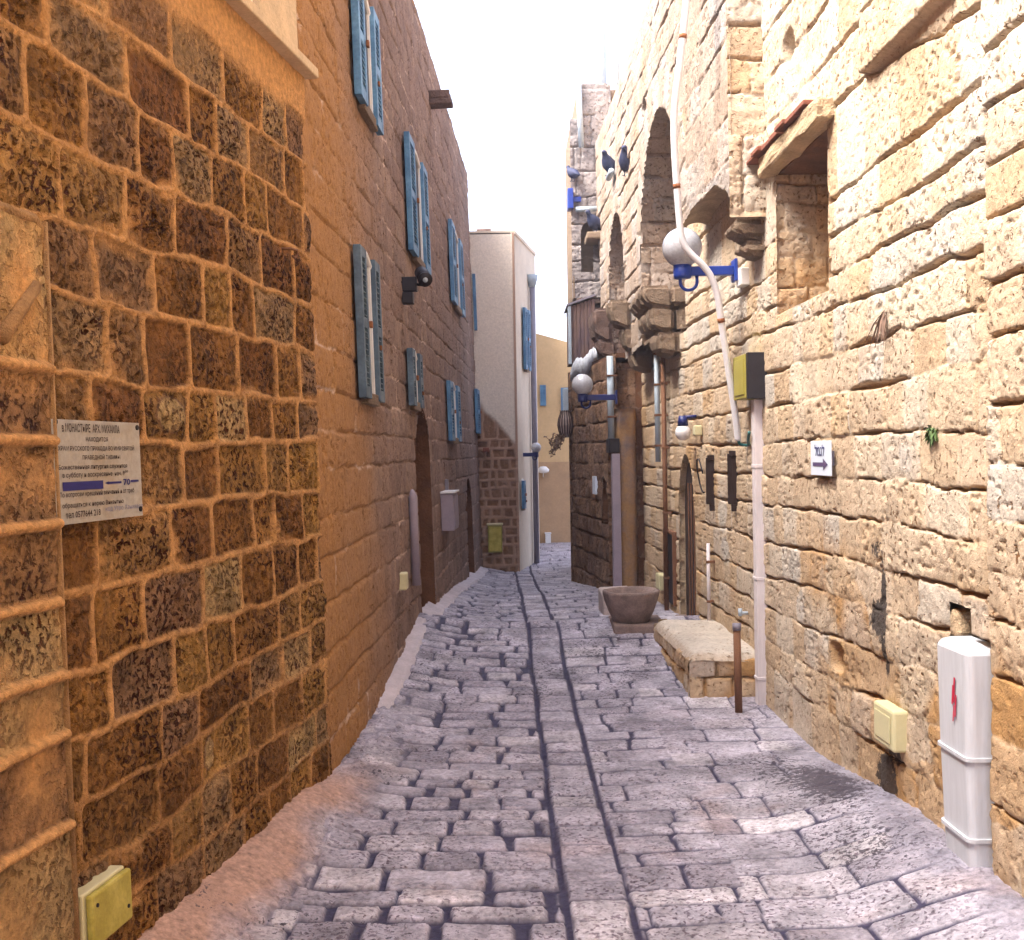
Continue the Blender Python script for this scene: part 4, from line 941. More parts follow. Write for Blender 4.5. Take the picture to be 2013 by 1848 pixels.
# pilaster with stained plaster
xp0, _ = img_on_y(1211, 1000, 12.25); xp1, zt_ = img_on_y(1250, 795, 12.25)
b = MB(); n_ = 14; V = []; Fc = []; zz_ = np.arange(-.4, zt_, .05)
for z in zz_:
    for k in range(n_ + 1):
        an = math.pi * (k / n_); x = (xp0 + xp1) / 2 - (xp1 - xp0) / 2 * math.copysign(abs(math.cos(an)) ** .5, math.cos(an)); y = 12.42 - .22 * abs(math.sin(an)) ** .6
        V.append((x + .01 * float(fbm(x * 3, z, 3, 2, 4)), y + .012 * float(fbm(x, z, 4, 2, 3)), z))
for i in range(len(zz_) - 1):
    for k in range(n_): Fc.append((i * (n_ + 1) + k, i * (n_ + 1) + k + 1, (i + 1) * (n_ + 1) + k + 1, (i + 1) * (n_ + 1) + k))
Fc.append(tuple((len(zz_) - 1) * (n_ + 1) + k for k in range(n_, -1, -1)))
b.add(V, Fc); b.build('pilaster', M['orange_plaster'], B5, True)
xq, _ = img_on_y(1196, 900, 12.3)
patch('front_return', np.arange(xq, 1.62, .012), np.arange(-.5, 2.55, .012), (0, 12.36, 0), (1, 0, 0), (0, 0, 1), (0, -1, 0), stones_open(courses_level(-.5, 3, .22, .2, 87), 86, .12, .3, .009, .03, .014, .6, f5x, .3, .9), M['R2'], B5)
# tower
YT = 14.7
xt0, zt1 = img_on_y(1133, 165, YT); xt1, _ = img_on_y(1200, 165, YT); _, zt0 = img_on_y(1140, 585, YT)
xl0, zl1 = img_on_y(1120, 232, YT)
CT = courses_level(zt0 - .3, zt1 + .3, .30, .35, 91)
f6 = stones_open(CT, 92, .18, .4, .009, .04, .014, .5, lambda a, c, h, R, G, B, A: (h + .015 * fbm(a, c, 3, 2, 2), .5 + .3 * R, G, B, A * .12), .5, .6)
ax0, az0 = img_on_y(1143, 535, YT); ax1, az1 = img_on_y(1166, 437, YT)
ta = (ax0, ax1, az1)
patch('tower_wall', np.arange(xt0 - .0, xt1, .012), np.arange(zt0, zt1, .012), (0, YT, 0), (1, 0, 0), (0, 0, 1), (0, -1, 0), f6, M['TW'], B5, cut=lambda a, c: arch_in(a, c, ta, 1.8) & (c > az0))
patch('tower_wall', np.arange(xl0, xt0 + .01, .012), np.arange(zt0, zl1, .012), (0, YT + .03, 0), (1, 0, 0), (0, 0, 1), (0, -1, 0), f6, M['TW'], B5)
MB().box((xl0 + .015, YT + .22, zt0), (xt0 + .2, YT + 1.6, zl1 - .02)).build('tower_body', M['corb'], B5)
MB().box((xt0 + .015, YT + .2, zt0), (xt1 + 1.2, YT + 1.7, zt1 - .02)).build('tower_body', M['corb'], B5)
MB().box((xt0 + .015, YT + .012, zt1 - .06), (xt1, YT + .3, zt1 - .01)).box((xl0 + .01, YT + .04, zl1 - .05), (xt0 + .015, YT + .3, zl1 - .012)).box((xl0 + .01, YT + .04, zt0), (xl0 + .03, YT + .3, zl1 - .05)).build('tower_coping', M['corb'], B5)
b = MB(); b.box((xl0 + .05, YT - .0, zt0 - .09), (xt1, YT + .6, zt0 + .0), .02)
b.box((xl0 + .14, YT + .05, zt0 - .24), (xt1 + .2, YT + .6, zt0 - .09), .03)
o = b.build('tower_corbel', M['corbd'], B5); rough_mesh(o, .012, 6, 2, 0)

# =================================================================== THINGS HUNG ON THE WALLS
def textmesh(s, size, xs_=1.0, ext=0.0015, bold=0.0):
    c = bpy.data.curves.new('t', 'FONT'); c.body = s; c.size = size; c.extrude = ext; c.align_x = 'LEFT'; c.resolution_u = 2; c.offset = bold
    o = bpy.data.objects.new('t', c); COL.objects.link(o); bpy.context.view_layer.update()
    dg = bpy.context.evaluated_depsgraph_get(); me = o.evaluated_get(dg).to_mesh()
    v = [(p.co.x * xs_, p.co.y, p.co.z) for p in me.vertices]; f = [tuple(q.vertices) for q in me.polygons]
    o.evaluated_get(dg).to_mesh_clear(); COL.objects.unlink(o); bpy.data.objects.remove(o); bpy.data.curves.remove(c)
    return v, f
def put_text(mb, O, ux, uy, un, s, x, y, width, height, bold=0.0):
    """fit text s into width x height with its lower left at x,y"""
    v, f = textmesh(s, 1.0, 1.0, 0.0, bold)
    if not v: return
    a = np.array(v); mn_, mx = a[:, 0].min(), a[:, 0].max(); h0, h1 = a[:, 1].min(), a[:, 1].max()
    sx = width / (mx - mn_); sy = height / max(0.3, (h1 - h0))
    P = [O + ux * (x + (p[0] - mn_) * sx) + uy * (y + (p[1] - h0) * sy) + un * 0.0022 for p in a]
    mb.add(P, f)
# --- notice plate (near left wall)
c00 = L1.uv(112, 1036, .05); c10 = L1.uv(281, 1012, .05); c01 = L1.uv(105, 825, .05); c11 = L1.uv(279, 830, .05)
sw = ((c10[0] - c00[0]) + (c11[0] - c01[0])) / 2; sh = ((c01[1] - c00[1]) + (c11[1] - c10[1])) / 2
O = L1.at((c00[0] + c01[0]) / 2, (c00[1] + c10[1]) / 2, .045)
SG = thing('notice_plate', O, 'worn metal plate with brown Cyrillic lettering and a blue bar on the rough left wall', 'sign')
ux, uy, un = L1.u, L1.w / np.linalg.norm(L1.w), L1.n
b = MB(); q = lambda x, y, z: O + ux * x + uy * y + un * z
b.hexa([q(0, 0, -.004), q(sw, 0, -.004), q(sw, 0, 0), q(0, 0, 0), q(0, sh, -.004), q(sw, sh, -.004), q(sw, sh, 0), q(0, sh, 0)], .001)
b.build('plate', M['signmetal'], SG)
def IM(x, y): return x / 1330.0 * sw, (1 - (y - 110) / 1600.0) * sh     # zoom picture units of the plate
b = MB()
rows = [("в МОНАСТЫРЕ  АРХ. МИХАИЛА", 130, 985, 165, 300), ("НАХОДИТСЯ", 460, 790, 370, 455), ("ХРАМ РУССКОГО ПРИХОДА ВО ИМЯ СВЯТОЙ", 65, 1215, 495, 600),
        ("ПРАВЕДНОЙ ТАВИФЫ", 400, 975, 640, 740), ("Божественная литургия служится", 60, 1085, 800, 895), ("в субботу и воскресенье  нач. 9", 110, 1035, 920, 1020), ("00", 1040, 1095, 915, 955),
        ("По вопросам крещений венчаний и от треб", 60, 1185, 1215, 1315), ("обращаться к иерею Викентию", 90, 1000, 1385, 1480), ("тел 0577644 218", 130, 630, 1520, 1620)]
for s, x0, x1, y0, y1 in rows:
    a_ = IM(x0, y1); c_ = IM(x1, y0); put_text(b, O, ux, uy, un, s, a_[0], a_[1], c_[0] - a_[0], c_[1] - a_[1], 0.012)
b.build('lettering', M['ink'], SG)
b = MB()
def strip(mb, x0, y0, x1, y1, z=.002):
    a_ = IM(x0, y1); c_ = IM(x1, y0); mb.add([q(a_[0], a_[1], z), q(c_[0], a_[1], z), q(c_[0], c_[1], z), q(a_[0], c_[1], z)], [(0, 1, 2, 3)])
strip(b, 105, 1065, 690, 1200); strip(b, 760, 1095, 980, 1130); strip(b, 1135, 1085, 1270, 1120)
t_ = [IM(715, 1112), IM(775, 1085), IM(775, 1140)]; b.add([q(p[0], p[1], .0021) for p in t_], [(0, 2, 1)])
a_ = IM(1010, 1165); c_ = IM(1125, 1060); put_text(b, O, ux, uy, un, "70", a_[0], a_[1], c_[0] - a_[0], c_[1] - a_[1], .02)
b.build('blue_bar_and_arrow', M['inkblue'], SG)
b = MB(); a_ = IM(710, 1590); c_ = IM(1320, 1490); put_text(b, O, ux, uy, un, "код Утро Ханизалл", a_[0], a_[1], c_[0] - a_[0], c_[1] - a_[1]); b.build('handwriting', M['inkfaint'], SG)
for (x, y) in ((50, 150), (1285, 190), (1285, 1590), (50, 1660)):
    a_ = IM(x, y); b = MB(); p = q(a_[0], a_[1], 0); b.tube([p - un * .02, p + un * .004], .008, 10); b.build('screw', M['black'], SG, False)
b = MB(); bx = [(0.10, .15), (.85, .12), (.5, .9), (.12, .88)]
for x, y in bx: b.tube([q(sw * x, sh * y, -.06), q(sw * x, sh * y, -.004)], .006, 6)
b.build('standoff', M['black'], SG)

# --- yellow-green box at the foot of the left wall
t0, z0 = L1.uv(178, 1848, .06); t1, z1 = L1.uv(254, 1700, .06); _, zb_ = L1.uv(254, 1800, .06)
_, z0b = L1.uv(200, 1855, .06)
YB = thing('utility_box', L1.at(t0, z0b, .0), 'yellow-green plastic utility box at the foot of the rough left wall', 'utility box')
wallbox(L1, t0 - .01, t1, min(z0b, zb_), z1, -.02, .045, .006).build('housing', M['ycream'], YB)
wallbox(L1, t0 + .004, t1 - .002, min(z0b, zb_) + .004, z1 - .006, .046, .068, .008).build('cover', M['yellow'], YB)
b = MB()
for a_, c_ in ((t0 + .03, z1 - .04), (t1 - .03, min(z0b, zb_) + .05)): b.tube([L1.at(a_, c_, .06), L1.at(a_, c_, .071)], .006, 8)
b.build('screw', M['black'], YB)

# --- iron hook
t_, z_ = L1.uv(574, 488, .05); b = MB()
b.tube([L1.at(t_, z_, -.02), L1.at(t_, z_, .04), L1.at(t_ + .05, z_ + .0, .055), L1.at(t_ + .06, z_ - .02, .05), L1.at(t_ + .045, z_ - .035, .045), L1.at(t_ + .02, z_ - .03, .045)], .006, 8)
tag(b.build('wall_hook', M['rustpipe'], None, True), 'small rusty iron hook sticking out of the rough left wall', 'hook')

# --- security camera + junction box on the long left wall
t_, z_ = L2.uv(790, 560, .0); p = L2.at(t_, z_, 0); dy = p[1]; sc = K / F_ * dy
SC = thing('security_camera', p, 'dark security camera on a bracket over the arched doorway, left wall', 'camera')
wallbox(L2, t_ - .04, t_ + .04, z_ - 14 * sc * 1.0, z_ + 14 * sc, 0, 30 * sc, .006).build('mount_box', M['black'], SC)
b = MB(); b.tube([L2.at(t_, z_, 28 * sc), L2.at(t_, z_ - 2 * sc, 38 * sc), L2.at(t_ - .02, z_ + 6 * sc, 44 * sc)], .012, 8); b.build('arm', M['black'], SC, True)
c_ = L2.at(t_ - .02, z_ + 14 * sc, 43 * sc); b = MB(); d_ = np.array([.25, -.85, -.45]); d_ /= np.linalg.norm(d_)
b.tube([c_ - d_ * .09, c_ + d_ * .07], .052, 14); b.tube([c_ + d_ * .07, c_ + d_ * .085], .058, 14); b.build('camera_body', M['black'], SC, True)
b = MB(); b.tube([c_ + d_ * .086, c_ + d_ * .092], .02, 12); b.build('lens', M['palepipe'], SC, True)
z2 = L2.uv(790, 586)[1]
tag(wallbox(L2, t_ - .05, t_ + .05, z2 - 11 * sc, z2 + 11 * sc, 0, 22 * sc, .005).build('junction_box', M['black'], None), 'small black junction box just below the security camera', 'junction box')
# --- pieces by the arched doorway
def wbox_px(w, x0, x1, y0, y1, off, mat, name, label, cat, bev=.006, depth=None):
    ta_, z1_ = w.uv(x0, y0, off); tb_, _ = w.uv(x1, y0, off); _, z0_ = w.uv(x0, y1, off)
    if w.n[0] > 0: a__, b__ = min(ta_, tb_), max(ta_, tb_)
    else: a__, b__ = min(ta_, tb_), max(ta_, tb_)
    b = wallbox(w, a__, b__, z0_, z1_, -.01, off, bev); o = b.build(name, mat, None)
    return tag(o, label, cat)
t_, z1_ = L2.uv(811, 962, .04); _, z0_ = L2.uv(811, 1158, .04)
b = MB(); b.tube([L2.at(t_, z0_, .04), L2.at(t_, z1_ - .05, .04), L2.at(t_, z1_, .035)], [.033, .033, .01], 10)
tag(b.build('pipe_guard', M['lilac'], None, True), 'grey metal pipe guard standing beside the arched doorway', 'pipe')
t_, z1_ = L2.uv(799, 1125, .05); _, z0_ = L2.uv(799, 1160, .05)
tag(wallbox(L2, t_ - .06, t_ + .06, z0_, z1_, -.01, .055, .012).build('cable_cover', M['ycream'], None), 'cream cable cap low on the left wall before the arched doorway', 'cable cover')
MBX = thing('mail_box', L2.at(L2.uv(890, 1000)[0], L2.uv(890, 1045)[1], 0), 'lilac-grey metal meter box between the two left doorways', 'meter box')
t0, z1_ = L2.uv(885, 970, .10); _, z0_ = L2.uv(885, 1046, .10); t1 = t0 + .5
wallbox(L2, t0, t1, z0_, z1_, 0, .13, .008).build('housing', M['lilac'], MBX)
wallbox(L2, t0 + .04, t1 - .04, z0_ + .03, z1_ - .03, .131, .138, .003).build('door', M['lilac'], MBX)
wallbox(L2, t0 - .02, t1 + .02, z1_ + .001, z1_ + .02, 0, .15, .004).build('lid', M['white'], MBX)
wallbox(L2, t1 + .02, t1 + .12, z0_ - .03, z1_ + .13, .0, .035, .003).build('backing_board', M['greypipe'], MBX)
# on the rubble wall
X0, Z1_ = img_on_y(959, 1032, Yf); X1, Z0_ = img_on_y(988, 1085, Yf)
U2 = thing('utility_box', (X0, Yf, Z0_), 'olive yellow flat utility box on the rubble wall at the bend', 'utility box')
MB().box((X0, Yf - .10, Z0_), (X1, Yf - .012, Z1_), .01).build('housing', M['olive'], U2)
MB().box((X0 + .02, Yf - .112, Z0_ + .02), (X1 - .02, Yf - .101, Z1_ - .03), .004).build('door', M['yellow'], U2)
MB().box((X0 - .015, Yf - .12, Z1_ + .001), (X1 + .015, Yf - .012, Z1_ + .03), .005).build('lid', M['ycream'], U2)
X0, Z1_ = img_on_y(950, 880, Yf); X1, Z0_ = img_on_y(962, 888, Yf)
tag(MB().box((X0, Yf - .13, Z0_), (X1, Yf - .01, Z1_), .01).build('alarm_box', M['tile'], None), 'small red box high on the rubble wall', 'alarm box')
# white box at foot of the ochre building, cap near it
X0, Z1_ = img_on_y(1072, 1050, Yb - .1); X1, Z0_ = img_on_y(1083, 1073, Yb - .1)
bb_ = MB().box((X0, Yb - .12, Z0_), (X1, Yb - .015, Z1_), .01); bb_.box((X0 - .01, Yb - .13, Z1_), (X1 + .01, Yb - .015, Z1_ + .03), .006)
tag(bb_.build('utility_box', M['white'], None), 'small white utility box at the foot of the far ochre building', 'utility box')
c_ = img_on_y(1068, 928, Yb - .1); b = MB(); b.lathe((c_[0], Yb - .12, c_[1]), [(.001, -.02), (.05, -.02), (.11, 0), (.12, .05), (.06, .11), (.001, .12)], 14)
b.tube([(c_[0], Yb - .12, c_[1] - .02), (c_[0], Yb - .02, c_[1] - .1)], .012, 6)
tag(b.build('wall_lamp', M['white'], None, True), 'tiny white wall lamp on the far ochre building', 'lamp')

# ------------------------------------------------------------------ GLOBE LAMPS
def globe_lamp(gx, gy, gr, Y, xe, ya, label, mat, armr, tox, group):
    """gx,gy,gr: globe centre/radius in the picture; xe: end of arm at wall (picture x)"""
    X, Z = img_on_y(gx, gy, Y); k = K / F_ * Y; r = gr * k
    Zb = Z - r * .97
    T = thing('globe_lamp', (X, Y, Zb - armr), label, 'lamp', group)
    b = MB(); b.sphere((X, Y, Z), r, 32, 22); b.build('globe', M['globe'], T, True)
    b = MB(); b.lathe((X, Y, Zb), [(.001, .02), (r * .46, .02), (r * .46, -armr * 1.5), (r * .40, -armr * 1.9), (.001, -armr * 1.9)], 20); b.build('collar', mat, T, True)
    x1, z1_ = img_on_y(xe, ya, Y); sgn = 1 if x1 > X else -1
    zc_ = Zb - armr * .75
    b = MB(); b.box((min(X + sgn * r * .3, x1), Y - armr * .7, zc_ - armr * .75), (max(X + sgn * r * .3, x1), Y + armr * .7, zc_ + armr * .75), armr * .15); b.build('arm', mat, T)
    b = MB(); b.box((min(x1, x1 + sgn * .02), Y - armr * 1.6, zc_ - armr * 1.8), (max(x1, x1 + sgn * .02), Y + armr * 1.6, zc_ + armr * 1.8), .004); b.build('wall_plate', mat, T)
    lw = r * .42; cx_ = X + sgn * r * .30
    pts = [(cx_ - lw, Y, Zb - armr * 1.2)] + [(cx_ - lw * math.cos(math.pi * i / 14), Y, Zb - armr * 1.2 - lw * .9 - lw * math.sin(math.pi * i / 14)) for i in range(15)] + [(cx_ + lw, Y, Zb - armr * 1.2)]
    b = MB(); b.tube(pts, armr * .28, 8); b.build('cable_loop', mat, T, True)
    return T
globe_lamp(1341, 487, 39, 7.55, 1441, 536, 'large grey globe lamp on a bright blue arm, nearest on the right wall', M['lampblue'], .040, 0, 'globe lamps over the alley')
globe_lamp(1145, 756, 21, 12.1, 1209, 775, 'pale globe lamp on a navy arm, beside the plastered pilaster', M['navy'], .040, 0, 'globe lamps over the alley')
globe_lamp(1054, 880, 10, 18.1, 1021, 893, 'small clear globe lamp on a dark arm, at the corner of the beige house', M['navy'], .04, 0, 'globe lamps over the alley')
# small lamp over the dark door
t_, z_ = R1.uv(1345, 850, .10); p = R1.at(t_, z_, .11); r = 15.5 * K / F_ * p[1]
T = thing('door_lamp', R1.at(t_, z_, 0), 'little white globe lamp above the dark arched door', 'lamp')
b = MB(); b.sphere(tuple(p), r, 22, 14); b.build('globe', M['white'], T, True)
b = MB(); b.tube([p + np.array([0, 0, r * .85]), p + np.array([0, 0, r * 2.1])], [.045, .032], 12); b.tube([p + np.array([0, 0, r * 1.9]), R1.at(t_, z_ + r * 2.0, 0)], .014, 8); b.build('holder', M['navy'], T, True)
wallbox(R1, t_ - .25, t_ - .15, z_ - .03, z_ + .05, 0, .06, .01).build('switch_box', M['ycream'], T)

# ------------------------------------------------------------------ CONDUIT
def wpx(w, x, y, off): t_, z_ = w.uv(x, y, off); return w.at(t_, z_, off)
cp = [(1358, -190), (1351, -20), (1338, 110), (1328, 190), (1325, 260), (1328, 330), (1333, 400), (1338, 455), (1346, 483), (1362, 503), (1382, 522), (1398, 545), (1410, 580), (1419, 640), (1428, 700), (1437, 760), (1446, 820), (1451, 866)]
def off_of(y): return np.interp(y, [-200, 100, 430, 560, 700, 870], [.42, .40, .36, .34, .10, .05])
pts = []
for (x, y) in cp:
    Yp = np.interp(y, [-200, 200, 500, 870], [7.2, 7.2, 7.3, 7.5]); X, Z = img_on_y(x, y, Yp); pts.append(np.array([X, Yp, Z]))
def catmull(P, n=6):
    out = []
    for i in range(len(P) - 1):
        a, b_, c, d = P[max(i - 1, 0)], P[i], P[i + 1], P[min(i + 2, len(P) - 1)]
        for k in range(n):
            t = k / n; out.append(.5 * ((2 * b_) + (-a + c) * t + (2 * a - 5 * b_ + 4 * c - d) * t * t + (-a + 3 * b_ - 3 * c + d) * t ** 3))
    out.append(P[-1]); return out
sm = catmull(pts)
CO = thing('conduit', pts[-1], 'long white curved cable conduit hanging down in front of the big globe lamp', 'pipe')
MB().tube(sm, .022, 12).build('pipe', M['whitepipe'], CO, True)
for yy in (68, 371, 625):
    i = min(range(len(sm)), key=lambda j: abs((470 - np.dot(sm[j] - CAM, up) / np.dot(sm[j] - CAM, fw) * F_) / K - yy))
    d_ = sm[min(i + 1, len(sm) - 1)] - sm[i]; d_ /= np.linalg.norm(d_); MB().tube([sm[i] - d_ * .014, sm[i] + d_ * .014], .0245, 12).build('rust_band', M['rust'], CO, True)
e = pts[-1]; tc0 = R1.uv(1476, 850, .06); ce = R1.at(*tc0, .07)
b = MB(); b.tube(catmull([e + np.array([0, 0, .03]), e + np.array([.01, 0, -.02]), e + np.array([.06, -.02, -.03]), (e + ce) / 2 + np.array([.03, 0, -.02]), ce]), .010, 8); b.build('cable', M['green'], CO, True)

# ------------------------------------------------------------------ METER BOX & CHANNEL on the right wall
tE = R1.tY(7.0)
t0, _ = R1.uv(1502, 730, 0.0); _, z1_ = R1.uv(1502, 686, .05); _, z0_ = R1.uv(1502, 780, .05)
EB = thing('electric_box', R1.at(t0, z0_, 0), 'olive and black electric box on top of the pale cable channel, right wall', 'electric box')
wallbox(R1, t0, t0 + .05, z0_, z1_, -.02, .10, .004).build('side_panel', M['black'], EB)
wallbox(R1, t0 + .051, t0 + .40, z0_ + .006, z1_ - .004, 0, .102, .004).build('housing', M['olive'], EB)
wallbox(R1, t0 + .09, t0 + .36, z0_ + .03, z1_ - .03, .103, .107, .002).build('door', M['olive'], EB)
t1c, _ = R1.uv(1500, 1000, 0.0); _, zc1 = R1.uv(1490, 783, .06); _, zc0 = R1.uv(1490, 1402, .06)
CH = thing('cable_channel', R1.at(t1c, zc0, 0), 'pale upright cable channel running from the electric box to the ground', 'cable channel')
wallbox(R1, t1c, t1c + .075, zc0, z0_ - .002, -.02, .048, .004).build('channel', M['channel'], CH)
for f in (.1, .42, .78): wallbox(R1, t1c - .004, t1c + .08, zc0 + (z0_ - zc0) * f, zc0 + (z0_ - zc0) * f + .02, .0, .052, .002).build('clip', M['channel'], CH)
# hebrew direction sign
a0 = R1.uv(1636, 936, .02); a1 = R1.uv(1597, 868, .02); zt_ = R1.uv(1634, 866, .02)[1]
w_ = a1[0] - a0[0]; hh = zt_ - a0[1]
HS = thing('direction_sign', R1.at(a1[0], a0[1], .03), 'small white sign with Hebrew word and dark right-pointing arrow on the honey wall', 'sign')
O = R1.at(a1[0], a0[1], .03); ux, uy, un = -R1.u, R1.w, R1.n
q = lambda x, y, z: O + ux * x + uy * y + un * z
MB().hexa([q(0, 0, -.01), q(w_, 0, -.01), q(w_, 0, 0), q(0, 0, 0), q(0, hh, -.01), q(w_, hh, -.01), q(w_, hh, 0), q(0, hh, 0)], .002).build('plate', M['signwhite'], HS)
b = MB(); put_text(b, O, ux, uy, un, "\u05dc\u05de\u05e0\u05dc", w_ * .24, hh * .57, w_ * .5, hh * .32, .012); b.build('lettering', M['inkblue'], HS)
b = MB(); y0_, y1_ = hh * .27, hh * .38
b.add([q(w_ * .13, y0_, .002), q(w_ * .66, y0_, .002), q(w_ * .66, hh * .15, .002), q(w_ * .9, hh * .325, .002), q(w_ * .66, hh * .50, .002), q(w_ * .66, y1_, .002), q(w_ * .13, y1_, .002)], [(0, 1, 2, 3, 4, 5, 6)])
b.build('arrow', plain('arrow_violet', (0.10, 0.07, 0.16), .6, .1, 20, bump=0), HS)
b = MB(); wallbox(R1, a0[0] + .05, a1[0] - .05, a0[1] + .05, zt_ - .05, -.03, .02, 0, b); b.build('batten', M['greypipe'], HS)
# cream cap low on the wall
t0, z0_ = R1.uv(1756, 1480, .05); t1, z1_ = R1.uv(1716, 1378, .05)
UC = thing('cable_cover', R1.at(t0, z0_, 0), 'cream plastic utility cover low on the right wall above the black stain', 'utility cover')
zz0 = R1.uv(1740, 1470, .05)[1]; zz1 = R1.uv(1740, 1390, .05)[1]
wallbox(R1, t0, t1, zz0, zz1, -.02, .05, .012).build('cover', M['ycream'], UC)
wallbox(R1, t0 + .03, t1 - .03, zz0 + .03, zz1 - .03, .051, .055, .003).build('lid', M['ycream'], UC)
# tall pale meter cabinet
tm0, tm1, zm1 = MET
MC = thing('meter_cabinet', R1.at(tm0, -1.5, 0), 'tall pale grey plastic cabinet with red mark sunk in the right wall', 'meter cabinet')
def tapered(w, t0, t1, z0, z1, o0, o1, tp, bev, mb):
    P = []
    for z, s_ in ((z0, tp), (z1, 0)): P += [w.at(t0 + s_, z, o0), w.at(t1 - s_, z, o0), w.at(t1 - s_, z, o1 - s_ * .6), w.at(t0 + s_, z, o1 - s_ * .6)]
    mb.hexa(P, bev); return mb
zs = [zm1, R1.uv(1890, 1488, .08)[1], R1.uv(1890, 1646, .08)[1], R1.uv(1890, 1725, .08)[1] - .06]
def rounded(w, t0, t1, z0, z1, o0, o1, rad, tp, cap):
    V = []; Fc = []; lv = [(z0, 0.0), (z0 + .004, 0), (z1 - (.03 if cap else .002), 0)] + ([(z1 - .02, .004), (z1 - .008, .012), (z1, .03)] if cap else [(z1, 0)])
    for (z, ins) in lv:
        f = (z - z0) / (z1 - z0); s_ = tp * (1 - f) + ins
        ring = [(t0 + s_, o0), ] + [(t0 + s_ + rad - rad * math.sin(math.pi / 2 * (1 - k / 5)) , o1 - s_ - rad + rad * math.sin(math.pi / 2 * k / 5)) for k in range(6)] + \
               [(t1 - s_ - rad + rad * math.sin(math.pi / 2 * k / 5), o1 - s_ - rad + rad * math.cos(math.pi / 2 * k / 5)) for k in range(6)] + [(t1 - s_, o0)]
        V += [w.at(a, z, c) for a, c in ring]
    n_ = 14
    for i in range(len(lv) - 1):
        for k in range(n_): Fc.append((i * n_ + k, i * n_ + (k + 1) % n_, (i + 1) * n_ + (k + 1) % n_, (i + 1) * n_ + k))
    Fc.append(tuple(range(n_))); Fc.append(tuple((len(lv) - 1) * n_ + k for k in range(n_ - 1, -1, -1)))
    return V, Fc
V, Fc = rounded(R1, tm0, tm1, zs[1], zs[0], -.05, .075, .03, .006, True); o = link_mesh('upper_cover', V, Fc, M['boxwhite'], MC)
V, Fc = rounded(R1, tm0 + .006, tm1 - .006, zs[2], zs[1] - .012, -.05, .068, .03, .008, False); link_mesh('middle_cover', V, Fc, M['boxwhite'], MC)
V, Fc = rounded(R1, tm0 + .012, tm1 - .012, zs[3], zs[2] - .012, -.05, .060, .03, .012, False); link_mesh('lower_cover', V, Fc, M['boxwhite'], MC)
for z, k in ((zs[1] - .012, .003), (zs[2] - .012, .010)):
    V, Fc = rounded(R1, tm0 - .003 + k, tm1 + .003 - k, z, z + .013, -.05, .080 - k, .03, 0, False); link_mesh('joint_band', V, Fc, M['boxwhite'], MC)
b = MB(); q0 = R1.uv(1872, 1330, .077); un_ = R1.n
for (dx, dz, w1, h1) in ((0, 0, .014, .09), (.012, -.03, .012, .07), (-.012, -.06, .012, .08), (.004, -.10, .010, .06)):
    P = [R1.at(q0[0] + dx, q0[1] + dz - h1, .0768), R1.at(q0[0] + dx - w1, q0[1] + dz - h1, .0768), R1.at(q0[0] + dx - w1 - .01, q0[1] + dz, .0768), R1.at(q0[0] + dx - .01, q0[1] + dz, .0768)]
    b.add(P, [(0, 1, 2, 3)])
b.build('red_mark', M['red'], MC)
tag(wallbox(R1, tm1 + .005, tm1 + .075, -1.65, zs[0] - .12, -.04, .012, .004).build('mortar_patch', plain('orange_mortar', (.50, .26, .13), .95, .25, 8, bump=.4, bd=.01), BR), None)

# ------------------------------------------------------------------ small wall furniture, right
tag(wbox_px(R1, 1447, 1456, 532, 566, .05, M['white'], 'junction_box', 'tiny white junction box beside the blue lamp arm', 'junction box'))
def fin(x, y0, y1, label):
    t_, z1_ = R1.uv(x, y0, .04); _, z0_ = R1.uv(x, y1, .04)
    b = MB(); wallbox(R1, t_ - .012, t_ + .012, z0_ + .05, z1_, -.01, .058, .003, b); wallbox(R1, t_ - .02, t_ + .02, z1_ - .02, z1_ + .02, -.01, .045, .003, b); wallbox(R1, t_ - .012, t_ + .012, z0_, z0_ + .05, -.01, .035, .003, b)
    o = b.build('iron_bracket', M['darkwood'], None); rough_mesh(o, .002, 20, 1); return tag(o, label, 'iron bracket', 'dark iron strips in the right wall')
fin(1392, 900, 1004, 'dark upright iron strip with a wire loop, nearer the arched door')
fin(1435, 892, 1005, 'dark upright iron strip between the wire loop and the pale channel')
b = MB(); c_ = R1.uv(1376, 935, .05); pts_ = [R1.at(c_[0] + .10 * math.cos(a) - .08, c_[1] + .13 * math.sin(a), .06 + .02 * math.sin(a)) for a in np.linspace(-1.9, 3.0, 20)]
b.tube(pts_, .006, 6); tag(b.build('wire_loop', M['black'], None, True), 'thin black wire loop hanging beside the arched door', 'wire')
# iron hatch
t0, z1_ = R1.uv(1326, 1052, .01); t1, _ = R1.uv(1309, 1050, .01); _, z0_ = R1.uv(1326, 1190, .01)
HT = thing('iron_hatch', R1.at(t0, z0_, 0), 'black iron hatch in the wall left of the arched door', 'hatch')
wallbox(R1, t0, t1, z0_, z1_, -.01, .022, .003).build('panel', M['black'], HT)
b = MB(); [wallbox(R1, t0 - .03, t0, z0_, z1_ + .03, -.01, .035, .003, b), wallbox(R1, t1, t1 + .03, z0_, z1_ + .03, -.01, .035, .003, b), wallbox(R1, t0, t1, z1_, z1_ + .03, -.01, .035, .003, b)]
b.build('frame', M['rustpipe'], HT)
